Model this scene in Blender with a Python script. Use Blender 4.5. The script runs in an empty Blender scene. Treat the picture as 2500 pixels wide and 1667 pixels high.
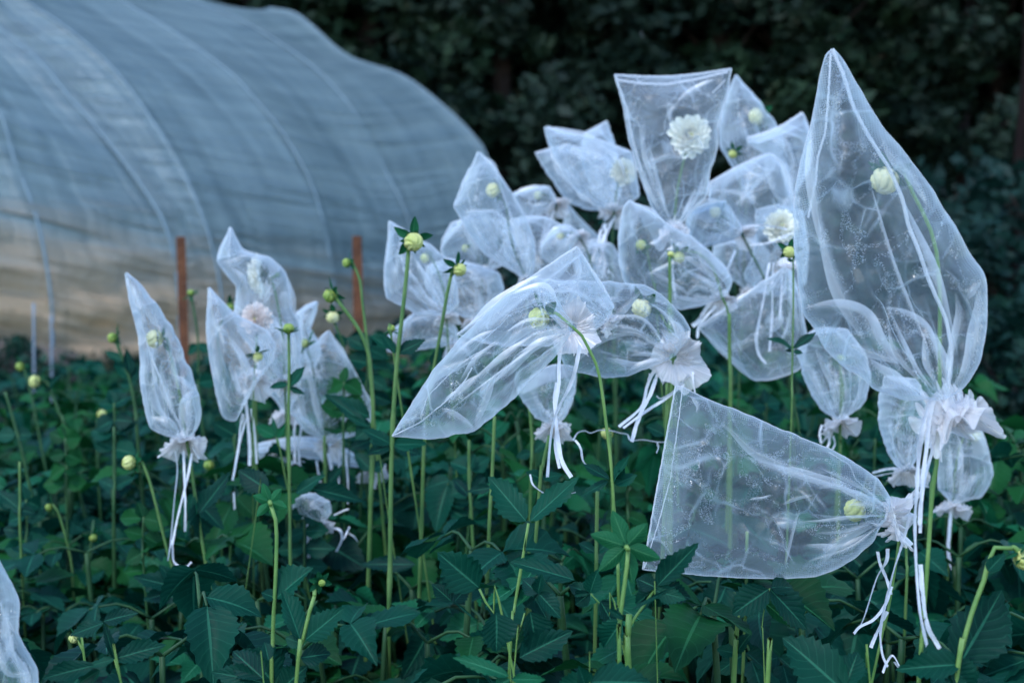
import bpy, math, random
import numpy as np
from mathutils import Vector, Matrix
random.seed(7); np.random.seed(7)
R = math.radians
S = bpy.context.scene
# ------------------------------------------------------------------ camera, world, sun, exposure
PITCH = 5.0; CAMZ = 1.45; FOC = 50.0
cam_d = bpy.data.cameras.new('camera'); cam = bpy.data.objects.new('camera', cam_d)
S.collection.objects.link(cam); S.camera = cam
cam.location = (0, 0, CAMZ); cam.rotation_euler = (R(90-PITCH), 0, 0)
cam_d.lens = FOC; cam_d.sensor_width = 36; cam_d.clip_start = .05; cam_d.clip_end = 500
cam_d.dof.use_dof = True; cam_d.dof.focus_distance = 1.38; cam_d.dof.aperture_fstop = 6.8
w = bpy.data.worlds.new('World'); S.world = w; w.use_nodes = True
nt = w.node_tree; sky = nt.nodes.new('ShaderNodeTexSky'); sky.sky_type = 'NISHITA'; sky.sun_disc = False
SUN_EL, SUN_AZ = 56, 212       # high soft light, from behind-left of the camera
sky.sun_elevation = R(SUN_EL); sky.sun_rotation = R(SUN_AZ); sky.air_density = 1.0; sky.dust_density = .1; sky.ozone_density = 3.0
bg = nt.nodes['Background']; bg.inputs['Strength'].default_value = .15
nt.links.new(sky.outputs[0], bg.inputs['Color'])
sl = bpy.data.lights.new('sun', 'SUN'); sl.energy = .75; sl.angle = R(12); sl.color = (1, .98, .95)
sun = bpy.data.objects.new('sun', sl); S.collection.objects.link(sun)
sdir = Vector((math.sin(R(SUN_AZ))*math.cos(R(SUN_EL)), math.cos(R(SUN_AZ))*math.cos(R(SUN_EL)), math.sin(R(SUN_EL))))
sun.rotation_euler = sdir.to_track_quat('Z', 'Y').to_euler(); sun.location = (-4, -4, 8)
S.view_settings.view_transform = 'Standard'; S.view_settings.look = 'None'
S.view_settings.exposure = 1.5; S.view_settings.gamma = 1.0; S.view_settings.use_curve_mapping = False
S.cycles.max_bounces = 10; S.cycles.transparent_max_bounces = 48; S.cycles.transmission_bounces = 6; S.cycles.diffuse_bounces = 3
S.cycles.use_denoising = True; S.cycles.sample_clamp_indirect = 3; S.cycles.caustics_reflective = False; S.cycles.caustics_refractive = False

# ------------------------------------------------------------------ pixel -> world
FX = FOC/36*2500
CM = cam.rotation_euler.to_matrix()
def W(x, y, d):
    """point seen at photo pixel (x, y) at distance d along the view axis"""
    return Vector((0, 0, CAMZ)) + CM @ Vector(((x-1250)/FX*d, -(y-833.5)/FX*d, -d))
FR = {'F': (0, 0, 2500/2352), 'A': (0, 0, .5319), 'B': (250, 500, .3189), 'C': (250, 950, .3189), 'D': (900, 350, .2551),
      'E': (1280, 100, .3189), 'G': (1400, 450, .3188), 'H': (900, 550, .3615), 'I': (1900, 80, .3827), 'J': (1900, 650, .3827),
      'K': (1500, 900, .3401), 'L': (1800, 1150, .3297), 'M': (1050, 1150, .3297), 'N': (0, 1150, .3297), 'O': (0, 750, .3188)}
def P(f, pts):
    a, b, s = FR[f]; return [(a+p[0]*s, b+p[1]*s) for p in pts]
def mpp(d): return d/FX          # metres per photo pixel at distance d

# ------------------------------------------------------------------ object helpers
C = S.collection
def tag(o, label=None, cat=None, group=None, kind=None):
    if label: o['label'] = label
    if cat: o['category'] = cat
    if group: o['group'] = group
    if kind: o['kind'] = kind
    return o
def thing(name, label, cat, loc=(0, 0, 0), group=None):
    o = bpy.data.objects.new(name, None); C.objects.link(o); o.location = loc; o.empty_display_size = .05
    return tag(o, label, cat, group)
def mesh(name, V, F, mat, parent=None, uv=None, smooth=True):
    """V world verts (n,3), F list of index tuples or (m,k) array, uv per vertex (n,2)"""
    V = np.asarray(V, dtype=np.float64).reshape(-1, 3)
    if parent is not None:
        V = V - np.array(parent_world(parent))
    me = bpy.data.meshes.new(name)
    if isinstance(F, np.ndarray):
        k = F.shape[1]; m = F.shape[0]
        me.vertices.add(len(V)); me.vertices.foreach_set('co', V.ravel().astype(np.float32))
        me.loops.add(m*k); me.loops.foreach_set('vertex_index', F.ravel().astype(np.int32))
        me.polygons.add(m); me.polygons.foreach_set('loop_start', np.arange(0, m*k, k, dtype=np.int32))
        me.update(calc_edges=True)
    else:
        me.from_pydata(V.tolist(), [], F)
    if smooth: me.polygons.foreach_set('use_smooth', [True]*len(me.polygons))
    if uv is not None:
        uv = np.asarray(uv, dtype=np.float32).reshape(-1, 2)
        idx = np.zeros(len(me.loops), dtype=np.int32); me.loops.foreach_get('vertex_index', idx)
        l = me.uv_layers.new(name='UVMap'); l.data.foreach_set('uv', uv[idx].ravel())
    me.materials.append(mat); me.validate(verbose=False); me.update()
    o = bpy.data.objects.new(name, me); C.objects.link(o)
    if parent is not None: o.parent = parent
    return o
def parent_world(p):
    v = Vector(p.location)
    while p.parent: p = p.parent; v = v + Vector(p.location)
    return v
def gridF(nu, nv, off=0, closed=False):
    """faces of a grid stored row-major: nv rows of nu verts"""
    i = np.arange(nv-1)[:, None]; j = np.arange(nu if closed else nu-1)[None, :]
    a = i*nu+j; b = i*nu+(j+1) % nu; c = (i+1)*nu+(j+1) % nu; d = (i+1)*nu+j
    return np.stack([a, b, c, d], -1).reshape(-1, 4)+off
def join(parts):
    V, F, U, o = [], [], [], 0
    for p in parts:
        v = np.asarray(p[0]).reshape(-1, 3); V.append(v); F.append(np.asarray(p[1])+o)
        U.append(np.asarray(p[2]).reshape(-1, 2) if len(p) > 2 and p[2] is not None else np.zeros((len(v), 2))); o += len(v)
    return np.concatenate(V), np.concatenate(F), np.concatenate(U)
def smooth_path(pts, n=40, corner=False):
    """Catmull-Rom through points (any dimension), n samples by arc length"""
    A = np.array([list(p) for p in pts], dtype=float)
    if len(A) < 3 or corner:
        B = A
    else:
        E = np.vstack([2*A[0]-A[1], A, 2*A[-1]-A[-2]]); out = []
        for i in range(1, len(E)-2):
            t = np.linspace(0, 1, 14, endpoint=False)[:, None]
            p0, p1, p2, p3 = E[i-1], E[i], E[i+1], E[i+2]
            out.append(.5*((2*p1)+(-p0+p2)*t+(2*p0-5*p1+4*p2-p3)*t**2+(-p0+3*p1-3*p2+p3)*t**3))
        out.append(A[-1:]); B = np.vstack(out)
    s = np.r_[0, np.cumsum(np.linalg.norm(np.diff(B, axis=0), axis=1))]; q = np.linspace(0, s[-1], n)
    return np.stack([np.interp(q, s, B[:, k]) for k in range(B.shape[1])], 1)
def tube(path, r0, r1=None, n=8, caps=True, nodes=()):
    """tapered tube along a world path; nodes: fractions where the stem swells"""
    A = np.asarray(path, dtype=float); m = len(A); r1 = r0 if r1 is None else r1
    T = np.gradient(A, axis=0); T /= np.linalg.norm(T, axis=1)[:, None]+1e-12
    up = np.array([.3, .9, .2]); a = np.cross(T, up); a /= np.linalg.norm(a, axis=1)[:, None]+1e-9; b = np.cross(T, a)
    t = np.linspace(0, 1, m); r = r0+(r1-r0)*t
    for f in nodes: r = r*(1+.35*np.exp(-((t-f)/.006)**2))
    th = np.linspace(0, 2*math.pi, n, endpoint=False)
    V = A[:, None]+r[:, None, None]*(np.cos(th)[None, :, None]*a[:, None]+np.sin(th)[None, :, None]*b[:, None])
    V = V.reshape(-1, 3); F = gridF(n, m, closed=True)
    if caps:
        V = np.vstack([V, A[0], A[-1]]); k = len(V)
        f0 = [[(j+1) % n, j, k-2, k-2] for j in range(n)]; f1 = [[(m-1)*n+j, (m-1)*n+(j+1) % n, k-1, k-1] for j in range(n)]
        # small caps: keep quads by pinching
        V = np.vstack([V, A[0]+1e-6, A[-1]+1e-6]); f0 = [[a_, b_, k-2, k] for a_, b_, _, _ in f0]; f1 = [[a_, b_, k-1, k+1] for a_, b_, _, _ in f1]
        F = np.vstack([F, f0, f1])
    U = np.zeros((len(V), 2)); U[:m*n, 1] = np.repeat(t, n)
    return V, F, U
def ground_z(x, y):
    xs = np.array([-12, -4.6, -3.55, -2.7, -2.4, -1.65, -.9, 0, 12]); zs = np.array([1.0, .67, .34, .12, .064, -.066, -.15, -.17, -.17])
    t = np.clip((np.asarray(y)-5.2)/4.6, 0, 1); t = t*t*(3-2*t)
    return np.interp(x, xs, zs)*t

# ------------------------------------------------------------------ materials
def M(name):
    m = bpy.data.materials.new(name); m.use_nodes = True; n = m.node_tree.nodes; l = m.node_tree.links
    b = n['Principled BSDF']; return m, n, l, b, n['Material Output']
def N(n, t, **k):
    x = n.new(t)
    for a, v in k.items():
        if a in x.inputs.keys(): x.inputs[a].default_value = v
        else: setattr(x, a, v)
    return x
def ramp(n, l, src, stops):
    r = n.new('ShaderNodeValToRGB'); e = r.color_ramp.elements
    while len(e) < len(stops): e.new(.5)
    for q, (p, c) in zip(e, stops): q.position = p; q.color = (*c, 1) if len(c) == 3 else c
    l.new(src, r.inputs[0]); return r
def mth(n, l, op, a, b=None, clamp=False):
    x = n.new('ShaderNodeMath'); x.operation = op; x.use_clamp = clamp
    for i, v in enumerate((a, b)):
        if v is None: continue
        if isinstance(v, (int, float)): x.inputs[i].default_value = v
        else: l.new(v, x.inputs[i])
    return x.outputs[0]
def organza(name, a0=.2, col=(.76, .85, .91), glit=1.0, weave=True, dens=None, crease=False, streak=0):
    m, n, l, b, out = M(name); n.remove(b)
    uv = N(n, 'ShaderNodeTexCoord').outputs['UV']; sp = N(n, 'ShaderNodeSeparateXYZ'); l.new(uv, sp.inputs[0])
    # cloth cover: threads seen edge-on cover more
    lw = N(n, 'ShaderNodeLayerWeight', Blend=.5); cosv = mth(n, l, 'SUBTRACT', 1.0, lw.outputs['Facing'])
    cosv = mth(n, l, 'MAXIMUM', cosv, .13); inv = mth(n, l, 'DIVIDE', 1.0, cosv)
    ns = N(n, 'ShaderNodeTexNoise', Scale=22.0, Detail=3.0); l.new(uv, ns.inputs['Vector'])
    dn = mth(n, l, 'MULTIPLY_ADD', ns.outputs[0], 1.0); n_ = dn.node; n_.inputs[2].default_value = .5
    if weave:
        wx = mth(n, l, 'SINE', mth(n, l, 'MULTIPLY', sp.outputs[0], 6.283/.0021)); wy = mth(n, l, 'SINE', mth(n, l, 'MULTIPLY', sp.outputs[1], 6.283/.0017))
        wv = mth(n, l, 'MULTIPLY_ADD', mth(n, l, 'ADD', wx, wy), .13); wv.node.inputs[2].default_value = 1.0
        mp = N(n, 'ShaderNodeMapping'); mp.inputs['Scale'].default_value = (1500, 60, 1); l.new(uv, mp.inputs[0])
        nf = N(n, 'ShaderNodeTexNoise', Scale=1.0, Detail=1.0); l.new(mp.outputs[0], nf.inputs['Vector'])
        fb = mth(n, l, 'MULTIPLY_ADD', nf.outputs[0], .4); fb.node.inputs[2].default_value = .8
        dn = mth(n, l, 'MULTIPLY', mth(n, l, 'MULTIPLY', dn, wv), fb)
    ex = mth(n, l, 'MULTIPLY', inv, dn)
    if dens:
        at = n.new('ShaderNodeAttribute'); at.attribute_name = dens; ex = mth(n, l, 'MULTIPLY', ex, at.outputs['Fac'])
    alpha = mth(n, l, 'SUBTRACT', 1.0, mth(n, l, 'POWER', 1-a0, ex))
    if streak:
        mq = N(n, 'ShaderNodeMapping'); mq.inputs['Scale'].default_value = (streak, 9, 1); l.new(uv, mq.inputs[0]); nq = N(n, 'ShaderNodeTexNoise', Scale=1.0, Detail=2.0); l.new(mq.outputs[0], nq.inputs['Vector'])
        fq = mth(n, l, 'MULTIPLY_ADD', nq.outputs[0], 2.0); fq.node.inputs[2].default_value = .0; fq = mth(n, l, 'MAXIMUM', fq, .1); alpha = mth(n, l, 'SUBTRACT', 1.0, mth(n, l, 'POWER', 1-a0, mth(n, l, 'MULTIPLY', ex, fq)))
    d = N(n, 'ShaderNodeBsdfDiffuse', Color=(*col, 1)); t = N(n, 'ShaderNodeBsdfTranslucent', Color=(*col, 1))
    if crease:     # small creases pressed into the cloth
        nd = N(n, 'ShaderNodeTexNoise', Scale=14.0, Detail=2.0); l.new(uv, nd.inputs['Vector']); va0 = N(n, 'ShaderNodeVectorMath', operation='SCALE'); l.new(nd.outputs['Color'], va0.inputs[0]); va0.inputs['Scale'].default_value = .05
        vb0 = N(n, 'ShaderNodeVectorMath', operation='ADD'); l.new(uv, vb0.inputs[0]); l.new(va0.outputs[0], vb0.inputs[1])
        ve = N(n, 'ShaderNodeTexVoronoi', Scale=21.0, Randomness=1.0); ve.feature = 'DISTANCE_TO_EDGE'; l.new(vb0.outputs[0], ve.inputs['Vector'])
        bpn = N(n, 'ShaderNodeBump', Strength=.8, Distance=.02); l.new(mth(n, l, 'MINIMUM', ve.outputs['Distance'], .3), bpn.inputs['Height']); l.new(bpn.outputs[0], d.inputs['Normal']); l.new(bpn.outputs[0], t.inputs['Normal'])
        ln_ = mth(n, l, 'SUBTRACT', 1.0, mth(n, l, 'MULTIPLY', ve.outputs['Distance'], 22.0), clamp=True); nm = mth(n, l, 'GREATER_THAN', ns.outputs[0], .52)
        alpha = mth(n, l, 'ADD', alpha, mth(n, l, 'MULTIPLY', mth(n, l, 'MULTIPLY', ln_, mth(n, l, 'MULTIPLY', mth(n, l, 'SUBTRACT', ns.outputs[0], .42), 1.6, clamp=True)), 1.0), clamp=True)
    mx = N(n, 'ShaderNodeMixShader', Fac=.45); l.new(d.outputs[0], mx.inputs[1]); l.new(t.outputs[0], mx.inputs[2])
    gs = N(n, 'ShaderNodeBsdfAnisotropic', Roughness=.38); gs.inputs['Color'].default_value = (.95, .97, 1, 1); mg = N(n, 'ShaderNodeMixShader', Fac=.14); l.new(mx.outputs[0], mg.inputs[1]); l.new(gs.outputs[0], mg.inputs[2])
    if crease: l.new(bpn.outputs[0], gs.inputs['Normal'])
    sh = mg.outputs[0]
    if glit:
        vo = N(n, 'ShaderNodeTexVoronoi', Scale=1400.0); l.new(uv, vo.inputs['Vector'])
        sc = N(n, 'ShaderNodeSeparateColor'); l.new(vo.outputs['Color'], sc.inputs[0])
        n2 = N(n, 'ShaderNodeTexNoise', Scale=16.0, Detail=2.0, Distortion=.8); l.new(uv, n2.inputs['Vector'])
        rd = mth(n, l, 'ABSOLUTE', mth(n, l, 'SUBTRACT', n2.outputs[0], .56))
        thr = mth(n, l, 'MULTIPLY', mth(n, l, 'LESS_THAN', rd, .012+.022*glit), mth(n, l, 'GREATER_THAN', mth(n, l, 'ADD', sc.outputs[0], mth(n, l, 'MULTIPLY', ns.outputs[0], .8)), .93))
        thr = mth(n, l, 'MULTIPLY', thr, mth(n, l, 'LESS_THAN', vo.outputs['Distance'], .55))
        g = N(n, 'ShaderNodeBsdfAnisotropic', Roughness=.36); g.inputs['Color'].default_value = (1, 1, 1, 1)
        geo = N(n, 'ShaderNodeNewGeometry'); vs = N(n, 'ShaderNodeVectorMath', operation='SUBTRACT'); l.new(vo.outputs['Color'], vs.inputs[0]); vs.inputs[1].default_value = (.5, .5, .5)
        va = N(n, 'ShaderNodeVectorMath', operation='MULTIPLY'); l.new(vs.outputs[0], va.inputs[0]); va.inputs[1].default_value = (2.4, 2.4, 2.4)
        vb = N(n, 'ShaderNodeVectorMath', operation='ADD'); l.new(va.outputs[0], vb.inputs[0]); l.new(geo.outputs['Normal'], vb.inputs[1])
        vn = N(n, 'ShaderNodeVectorMath', operation='NORMALIZE'); l.new(vb.outputs[0], vn.inputs[0]); l.new(vn.outputs[0], g.inputs['Normal'])
        m2 = N(n, 'ShaderNodeMixShader'); l.new(mth(n, l, 'MULTIPLY', thr, .6), m2.inputs[0]); l.new(sh, m2.inputs[1]); l.new(g.outputs[0], m2.inputs[2]); sh = m2.outputs[0]
        alpha = mth(n, l, 'MAXIMUM', alpha, mth(n, l, 'MULTIPLY', thr, .5))
    tr = N(n, 'ShaderNodeBsdfTransparent'); fin = N(n, 'ShaderNodeMixShader'); l.new(alpha, fin.inputs[0]); l.new(tr.outputs[0], fin.inputs[1]); l.new(sh, fin.inputs[2])
    l.new(fin.outputs[0], out.inputs[0]); return m
def plain(name, col, rough=.5, noise=None, spec=.4, bump=0, sc=60, trans=0, coord='Object'):
    m, n, l, b, out = M(name); b.inputs['Roughness'].default_value = rough; b.inputs['Specular IOR Level'].default_value = spec
    b.inputs['Base Color'].default_value = (*col, 1); tc = N(n, 'ShaderNodeTexCoord').outputs[coord]
    if noise:
        t = N(n, 'ShaderNodeTexNoise', Scale=sc, Detail=4.0); l.new(tc, t.inputs['Vector'])
        r = ramp(n, l, t.outputs[0], [(.3, col), (.7, noise)]); l.new(r.outputs[0], b.inputs['Base Color'])
    if bump:
        t = N(n, 'ShaderNodeTexNoise', Scale=sc*2, Detail=4.0); l.new(tc, t.inputs['Vector'])
        bp = N(n, 'ShaderNodeBump', Strength=bump, Distance=.01); l.new(t.outputs[0], bp.inputs['Height']); l.new(bp.outputs[0], b.inputs['Normal'])
    if trans:
        tl = N(n, 'ShaderNodeBsdfTranslucent'); 
        src = b.inputs['Base Color'].links[0].from_socket if b.inputs['Base Color'].is_linked else None
        if src: l.new(src, tl.inputs[0])
        else: tl.inputs[0].default_value = (*col, 1)
        mx = N(n, 'ShaderNodeMixShader', Fac=trans); l.new(b.outputs[0], mx.inputs[1]); l.new(tl.outputs[0], mx.inputs[2]); l.new(mx.outputs[0], out.inputs[0])
    return m
def leaf_mat(name, col, col2, vein):
    m, n, l, b, out = M(name); b.inputs['Roughness'].default_value = .52; b.inputs['Specular IOR Level'].default_value = .12
    tc = N(n, 'ShaderNodeTexCoord'); sp = N(n, 'ShaderNodeSeparateXYZ'); l.new(tc.outputs['UV'], sp.inputs[0])
    au = mth(n, l, 'ABSOLUTE', sp.outputs[0])
    k = mth(n, l, 'MULTIPLY', mth(n, l, 'SUBTRACT', sp.outputs[1], mth(n, l, 'MULTIPLY', au, .28)), 8.0); fr = mth(n, l, 'FRACT', k)
    side = mth(n, l, 'LESS_THAN', mth(n, l, 'ABSOLUTE', mth(n, l, 'SUBTRACT', fr, .5)), .045)
    mid = mth(n, l, 'LESS_THAN', au, .05); vn = mth(n, l, 'MAXIMUM', mth(n, l, 'MULTIPLY', side, .3), mid)
    ns = N(n, 'ShaderNodeTexNoise', Scale=9.0, Detail=3.0); l.new(tc.outputs['Object'], ns.inputs['Vector'])
    oi = N(n, 'ShaderNodeObjectInfo'); f = mth(n, l, 'MULTIPLY_ADD', oi.outputs['Random'], .5); f.node.inputs[2].default_value = -.25
    rp = ramp(n, l, mth(n, l, 'ADD', ns.outputs[0], f), [(.25, col), (.75, col2)])
    mx = N(n, 'ShaderNodeMixRGB'); l.new(vn, mx.inputs[0]); l.new(rp.outputs[0], mx.inputs[1]); mx.inputs[2].default_value = (*vein, 1)
    l.new(mx.outputs[0], b.inputs['Base Color'])
    n3 = N(n, 'ShaderNodeTexNoise', Scale=220.0, Detail=2.0); l.new(tc.outputs['Object'], n3.inputs['Vector'])
    h = mth(n, l, 'SUBTRACT', mth(n, l, 'MULTIPLY', n3.outputs[0], .5), mth(n, l, 'MULTIPLY', mth(n, l, 'ABSOLUTE', mth(n, l, 'SUBTRACT', fr, .5)), -1.2))
    bp = N(n, 'ShaderNodeBump', Strength=.3, Distance=.0015); l.new(h, bp.inputs['Height']); l.new(bp.outputs[0], b.inputs['Normal'])
    tl = N(n, 'ShaderNodeBsdfTranslucent'); l.new(mx.outputs[0], tl.inputs[0]); ms = N(n, 'ShaderNodeMixShader', Fac=.22)
    l.new(b.outputs[0], ms.inputs[1]); l.new(tl.outputs[0], ms.inputs[2]); l.new(ms.outputs[0], out.inputs[0]); return m

MAT = {}
MAT['org_near'] = organza('organza_near', .085, col=(.72, .84, .91), glit=.35, crease=True)
MAT['org'] = organza('organza', .13, glit=.2, weave=False, crease=True)
MAT['org_far'] = organza('organza_far', .19, glit=0, weave=False, crease=True)
MAT['fold'] = organza('organza_fold', .42, col=(.86, .9, .93), glit=1.5, weave=False, dens='cloth_layers')
MAT['seam'] = organza('organza_seam', .5, col=(.88, .9, .93), glit=0, weave=False)
MAT['ruffle'] = organza('organza_ruffle', .6, col=(.97, .93, .92), glit=.5, weave=False, streak=420)
MAT['ribbon'] = plain('satin_ribbon', (.82, .83, .88), .32, (.9, .9, .93), .6, .25, 300, .25)
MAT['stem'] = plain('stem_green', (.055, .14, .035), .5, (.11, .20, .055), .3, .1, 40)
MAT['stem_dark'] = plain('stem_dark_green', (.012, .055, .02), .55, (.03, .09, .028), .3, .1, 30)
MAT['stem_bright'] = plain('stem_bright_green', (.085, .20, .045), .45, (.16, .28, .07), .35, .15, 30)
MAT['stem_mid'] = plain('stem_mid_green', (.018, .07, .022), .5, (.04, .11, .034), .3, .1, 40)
MAT['sepal'] = leaf_mat('sepal_green', (.005, .075, .03), (.014, .13, .045), (.05, .2, .08))
MAT['leaf'] = leaf_mat('leaf_green', (.001, .030, .022), (.003, .064, .036), (.02, .13, .075))
MAT['leaf_bright'] = leaf_mat('young_leaf_green', (.004, .080, .036), (.010, .125, .048), (.04, .20, .10))  # brighter leaf green for young leaves and one bush variant
MAT['leaf_far'] = leaf_mat('leaf_dull_green', (.002, .042, .014), (.010, .095, .022), (.02, .12, .045))
MAT['bud'] = plain('bud_yellow', (.50, .56, .14), .5, (.70, .70, .30), .3, .1, 90, .15)
MAT['bud_cream'] = plain('bud_cream', (.82, .80, .50), .55, (.80, .76, .30), .3, .1, 60, .2)
MAT['bud_green'] = plain('bud_green', (.12, .24, .04), .5, (.36, .42, .09), .3, .1, 120)
MAT['petal'] = plain('petal_cream', (.95, .94, .80), .6, (.97, .96, .88), .2, 0, 60, .15)
MAT['petal_pink'] = plain('petal_pink', (.93, .80, .72), .6, (.95, .86, .8), .2, 0, 60, .3)
MAT['core'] = plain('flower_core', (.62, .55, .20), .6, (.75, .70, .35), .2)

# ------------------------------------------------------------------ cloth bag
def poly2(pts, n): return smooth_path(pts, n, corner=True)
def soften(A, k=2):
    for _ in range(k):
        B = A.copy(); B[1:-1] = (A[:-2]+2*A[1:-1]+A[2:])/4; A = B
    return A
def ribbon_strip(path, wid, rng, twist=1.0, n=46):
    A = smooth_path(path, n); T = np.gradient(A, axis=0); T /= np.linalg.norm(T, axis=1)[:, None]+1e-12
    a = np.cross(T, [0, 1, 0]); a /= np.linalg.norm(a, axis=1)[:, None]+1e-9; b = np.cross(T, a)
    ph = .95*np.sin(rng.uniform(-.6, .6)+twist*np.cumsum(rng.normal(0, .16, n)))
    sd = np.cos(ph)[:, None]*a+np.sin(ph)[:, None]*b; nn = np.cross(T, sd)
    t = np.linspace(-1, 1, 4); V = A[:, None]+wid/2*t[None, :, None]*sd[:, None]+(.12*wid*(t**2))[None, :, None]*nn[:, None]
    return V.reshape(-1, 3), gridF(4, n), None
def ruffle_geo(Nk, axis, length, flare, rng, npl=7, n=220, m=14, layers=5, base=.0045):
    axis = Vector(axis).normalized(); e1 = axis.orthogonal().normalized(); e2 = axis.cross(e1); parts = []
    for k in range(layers):
        t = np.linspace(0, 2*math.pi, n, endpoint=False)
        wob = sum(rng.uniform(.1, .45)*np.sin(q*t+rng.uniform(0, 6.28)) for q in (1, 2, 3, 5))
        ph = (npl+2*k)*t+1.6*wob; pl = np.sin(ph)
        fl = 1+.28*sum(rng.uniform(.2, .6)*np.sin(q*t+rng.uniform(0, 6.28)) for q in (1, 2, 3))
        r = np.linspace(0, 1, m)[:, None]
        spread = flare*fl*(1-.2*k)
        rho = base+1.2*spread*(1+.12*k)*(r**.9)*(.88+.10*pl*(.3+.7*r**.5)+.012*np.sin(31*t+k))
        th = t+.12*np.cos(ph)*r
        h = length*(r**.9)*(1-.12*k)*(1+.22*np.sin(2*t+k)+.12*np.sin(5*t+k*2))+.0
        h = h - .30*length*(r**3)*(.4+.4*k)*(1+.4*np.sin(3*t+k))
        h = h+.13*length*r*np.cos(ph)
        X = np.array(Nk)[None, None]+h[..., None]*np.array(axis)+rho[..., None]*(np.cos(th)[..., None]*np.array(e1)+np.sin(th)[..., None]*np.array(e2))
        uv = np.stack([np.broadcast_to(t*flare, (m, n)), np.broadcast_to(r*length, (m, n))], -1)
        parts.append((X.reshape(-1, 3), gridF(n, m, closed=True), uv.reshape(-1, 2)))
    return parts
BAGN = [0]
def bag(label, fr, L, Rr, neck, d, T=.022, mat='org', ruf=None, seams=(), pleats=(), ribbons=(), sag=0, d_tip=None, nw=5,
        crumple=1.0, npl=6, seam_w=5, seed=None, edges=(1, 1), rmat='ruffle', group='organza bags tied over the dahlias'):
    """L/R: outline polylines (frame pixels) from the closed end to the neck; ruf=(dx,dy,toward,length_px,flare_px)"""
    BAGN[0] += 1; rng = np.random.default_rng(seed or 100+BAGN[0])
    L = P(fr, L); Rr = P(fr, Rr); (nx, ny), = P(fr, [neck]); q = mpp(d)
    dv = np.array(L[-1])-np.array(Rr[-1]); dv = dv/(np.linalg.norm(dv)+1e-9)*nw
    L = L+[(nx+dv[0], ny+dv[1])]; Rr = Rr+[(nx-dv[0], ny-dv[1])]
    nu, nv = 64, 92
    A = soften(poly2(L, nv), 1); B = soften(poly2(Rr, nv), 1)
    tt = np.linspace(0, 1, nv)
    for Q in (A, B):
        wv = sum(rng.uniform(.4, 1)*np.sin(k_*tt*6.28+rng.uniform(0, 6)) for k_ in (3, 5, 8, 13))*np.sin(math.pi*tt)**.6
        Q += wv[:, None]*rng.normal(0, 1, 2)[None]*(1.3*1.5/d)
    u = np.linspace(0, 1, nu)[None, :]; v = np.linspace(0, 1, nv)[:, None]
    dt = d if d_tip is None else d_tip
    root = thing('organza_bag', label, 'organza bag', W(nx, ny, d), group)
    wid = np.linalg.norm(B-A, axis=1)[:, None]*q; ln = np.linalg.norm(np.diff((A+B)/2, axis=0), axis=1).sum()*q
    parts = []; mid = (A+B)/2
    top = sag*np.sin(math.pi*u)*np.clip(1-v*6, 0, 1)      # droop of the closed edge
    for side in (-1, 1):
        prof = (np.sin(math.pi*u)**.75)*np.clip(v*5, 0, 1)**.7*np.clip((1-v)*2.2, 0.0, 1)**.6
        D = side*T*prof*np.minimum(1, wid/.06)
        cr = 0
        for k in range(8):    # facets of crumpled cloth
            a = rng.uniform(0, math.pi); fq = rng.uniform(6, 26); p_ = rng.uniform(0, 6)
            arg = (u*wid*math.cos(a)*1.0+v*ln*math.sin(a))*fq+p_
            arg = arg+.35*np.sin(v*ln*rng.uniform(15, 40)+u*4+rng.uniform(0, 6))
            tri = np.abs((arg % 2)-1)
            cr = cr+(rng.uniform(.3, 1)*.25/fq)*(np.minimum(tri, rng.uniform(.35, .9)))
        env = np.sin(math.pi*u)**.5*np.clip(v*8, 0, 1)
        D = D+side*crumple*cr*env*1.3
        n1 = rng.integers(4, 7); n2 = rng.integers(9, 14)
        wb = .5*np.sin(5*v+rng.uniform(0, 6))+.4*np.sin(9*v+rng.uniform(0, 6))
        plw = np.abs(np.sin(n1*math.pi*u+wb+rng.uniform(0, 3)))**.8*.5+np.abs(np.sin(n2*math.pi*u+1.3*wb+rng.uniform(0, 3)))**.7*.5
        D = D+side*crumple*.011*plw*env*np.clip((v-.30)/.5, 0, 1)**1.4*np.clip((1-v)*5+.12, 0, 1)
        du = crumple*(.018*np.sin(2*math.pi*u*3+4*v+rng.uniform(0, 6))+.035*np.sin(2*math.pi*n2*u*.5+rng.uniform(0, 6))*np.clip((v-.4)/.5, 0, 1))*np.sin(math.pi*u)
        uu = np.clip(u+du, 0, 1)
        px = A[:, None, 0]*(1-uu)+B[:, None, 0]*uu; py = A[:, None, 1]*(1-uu)+B[:, None, 1]*uu+top
        dep = dt+(d-dt)*v+D
        X = np.array(W(0, 0, 0))[None, None]+0*px[..., None]
        cx = (px-1250)/FX*dep; cy = -(py-833.5)/FX*dep
        loc = np.stack([cx, cy, -dep], -1)@np.array(CM).T+np.array([0, 0, CAMZ])
        uv = np.stack([(uu-.5)*np.broadcast_to(wid, uu.shape)+side*.31, np.broadcast_to(v*ln, uu.shape)], -1)
        parts.append((loc.reshape(-1, 3), gridF(nu, nv), uv.reshape(-1, 2)))
    # folded-over pleats of the cloth: lens-shaped double layers; some run out of the neck
    lens_d = []; nvb = sum(len(p_[0]) for p_ in parts)
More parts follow.
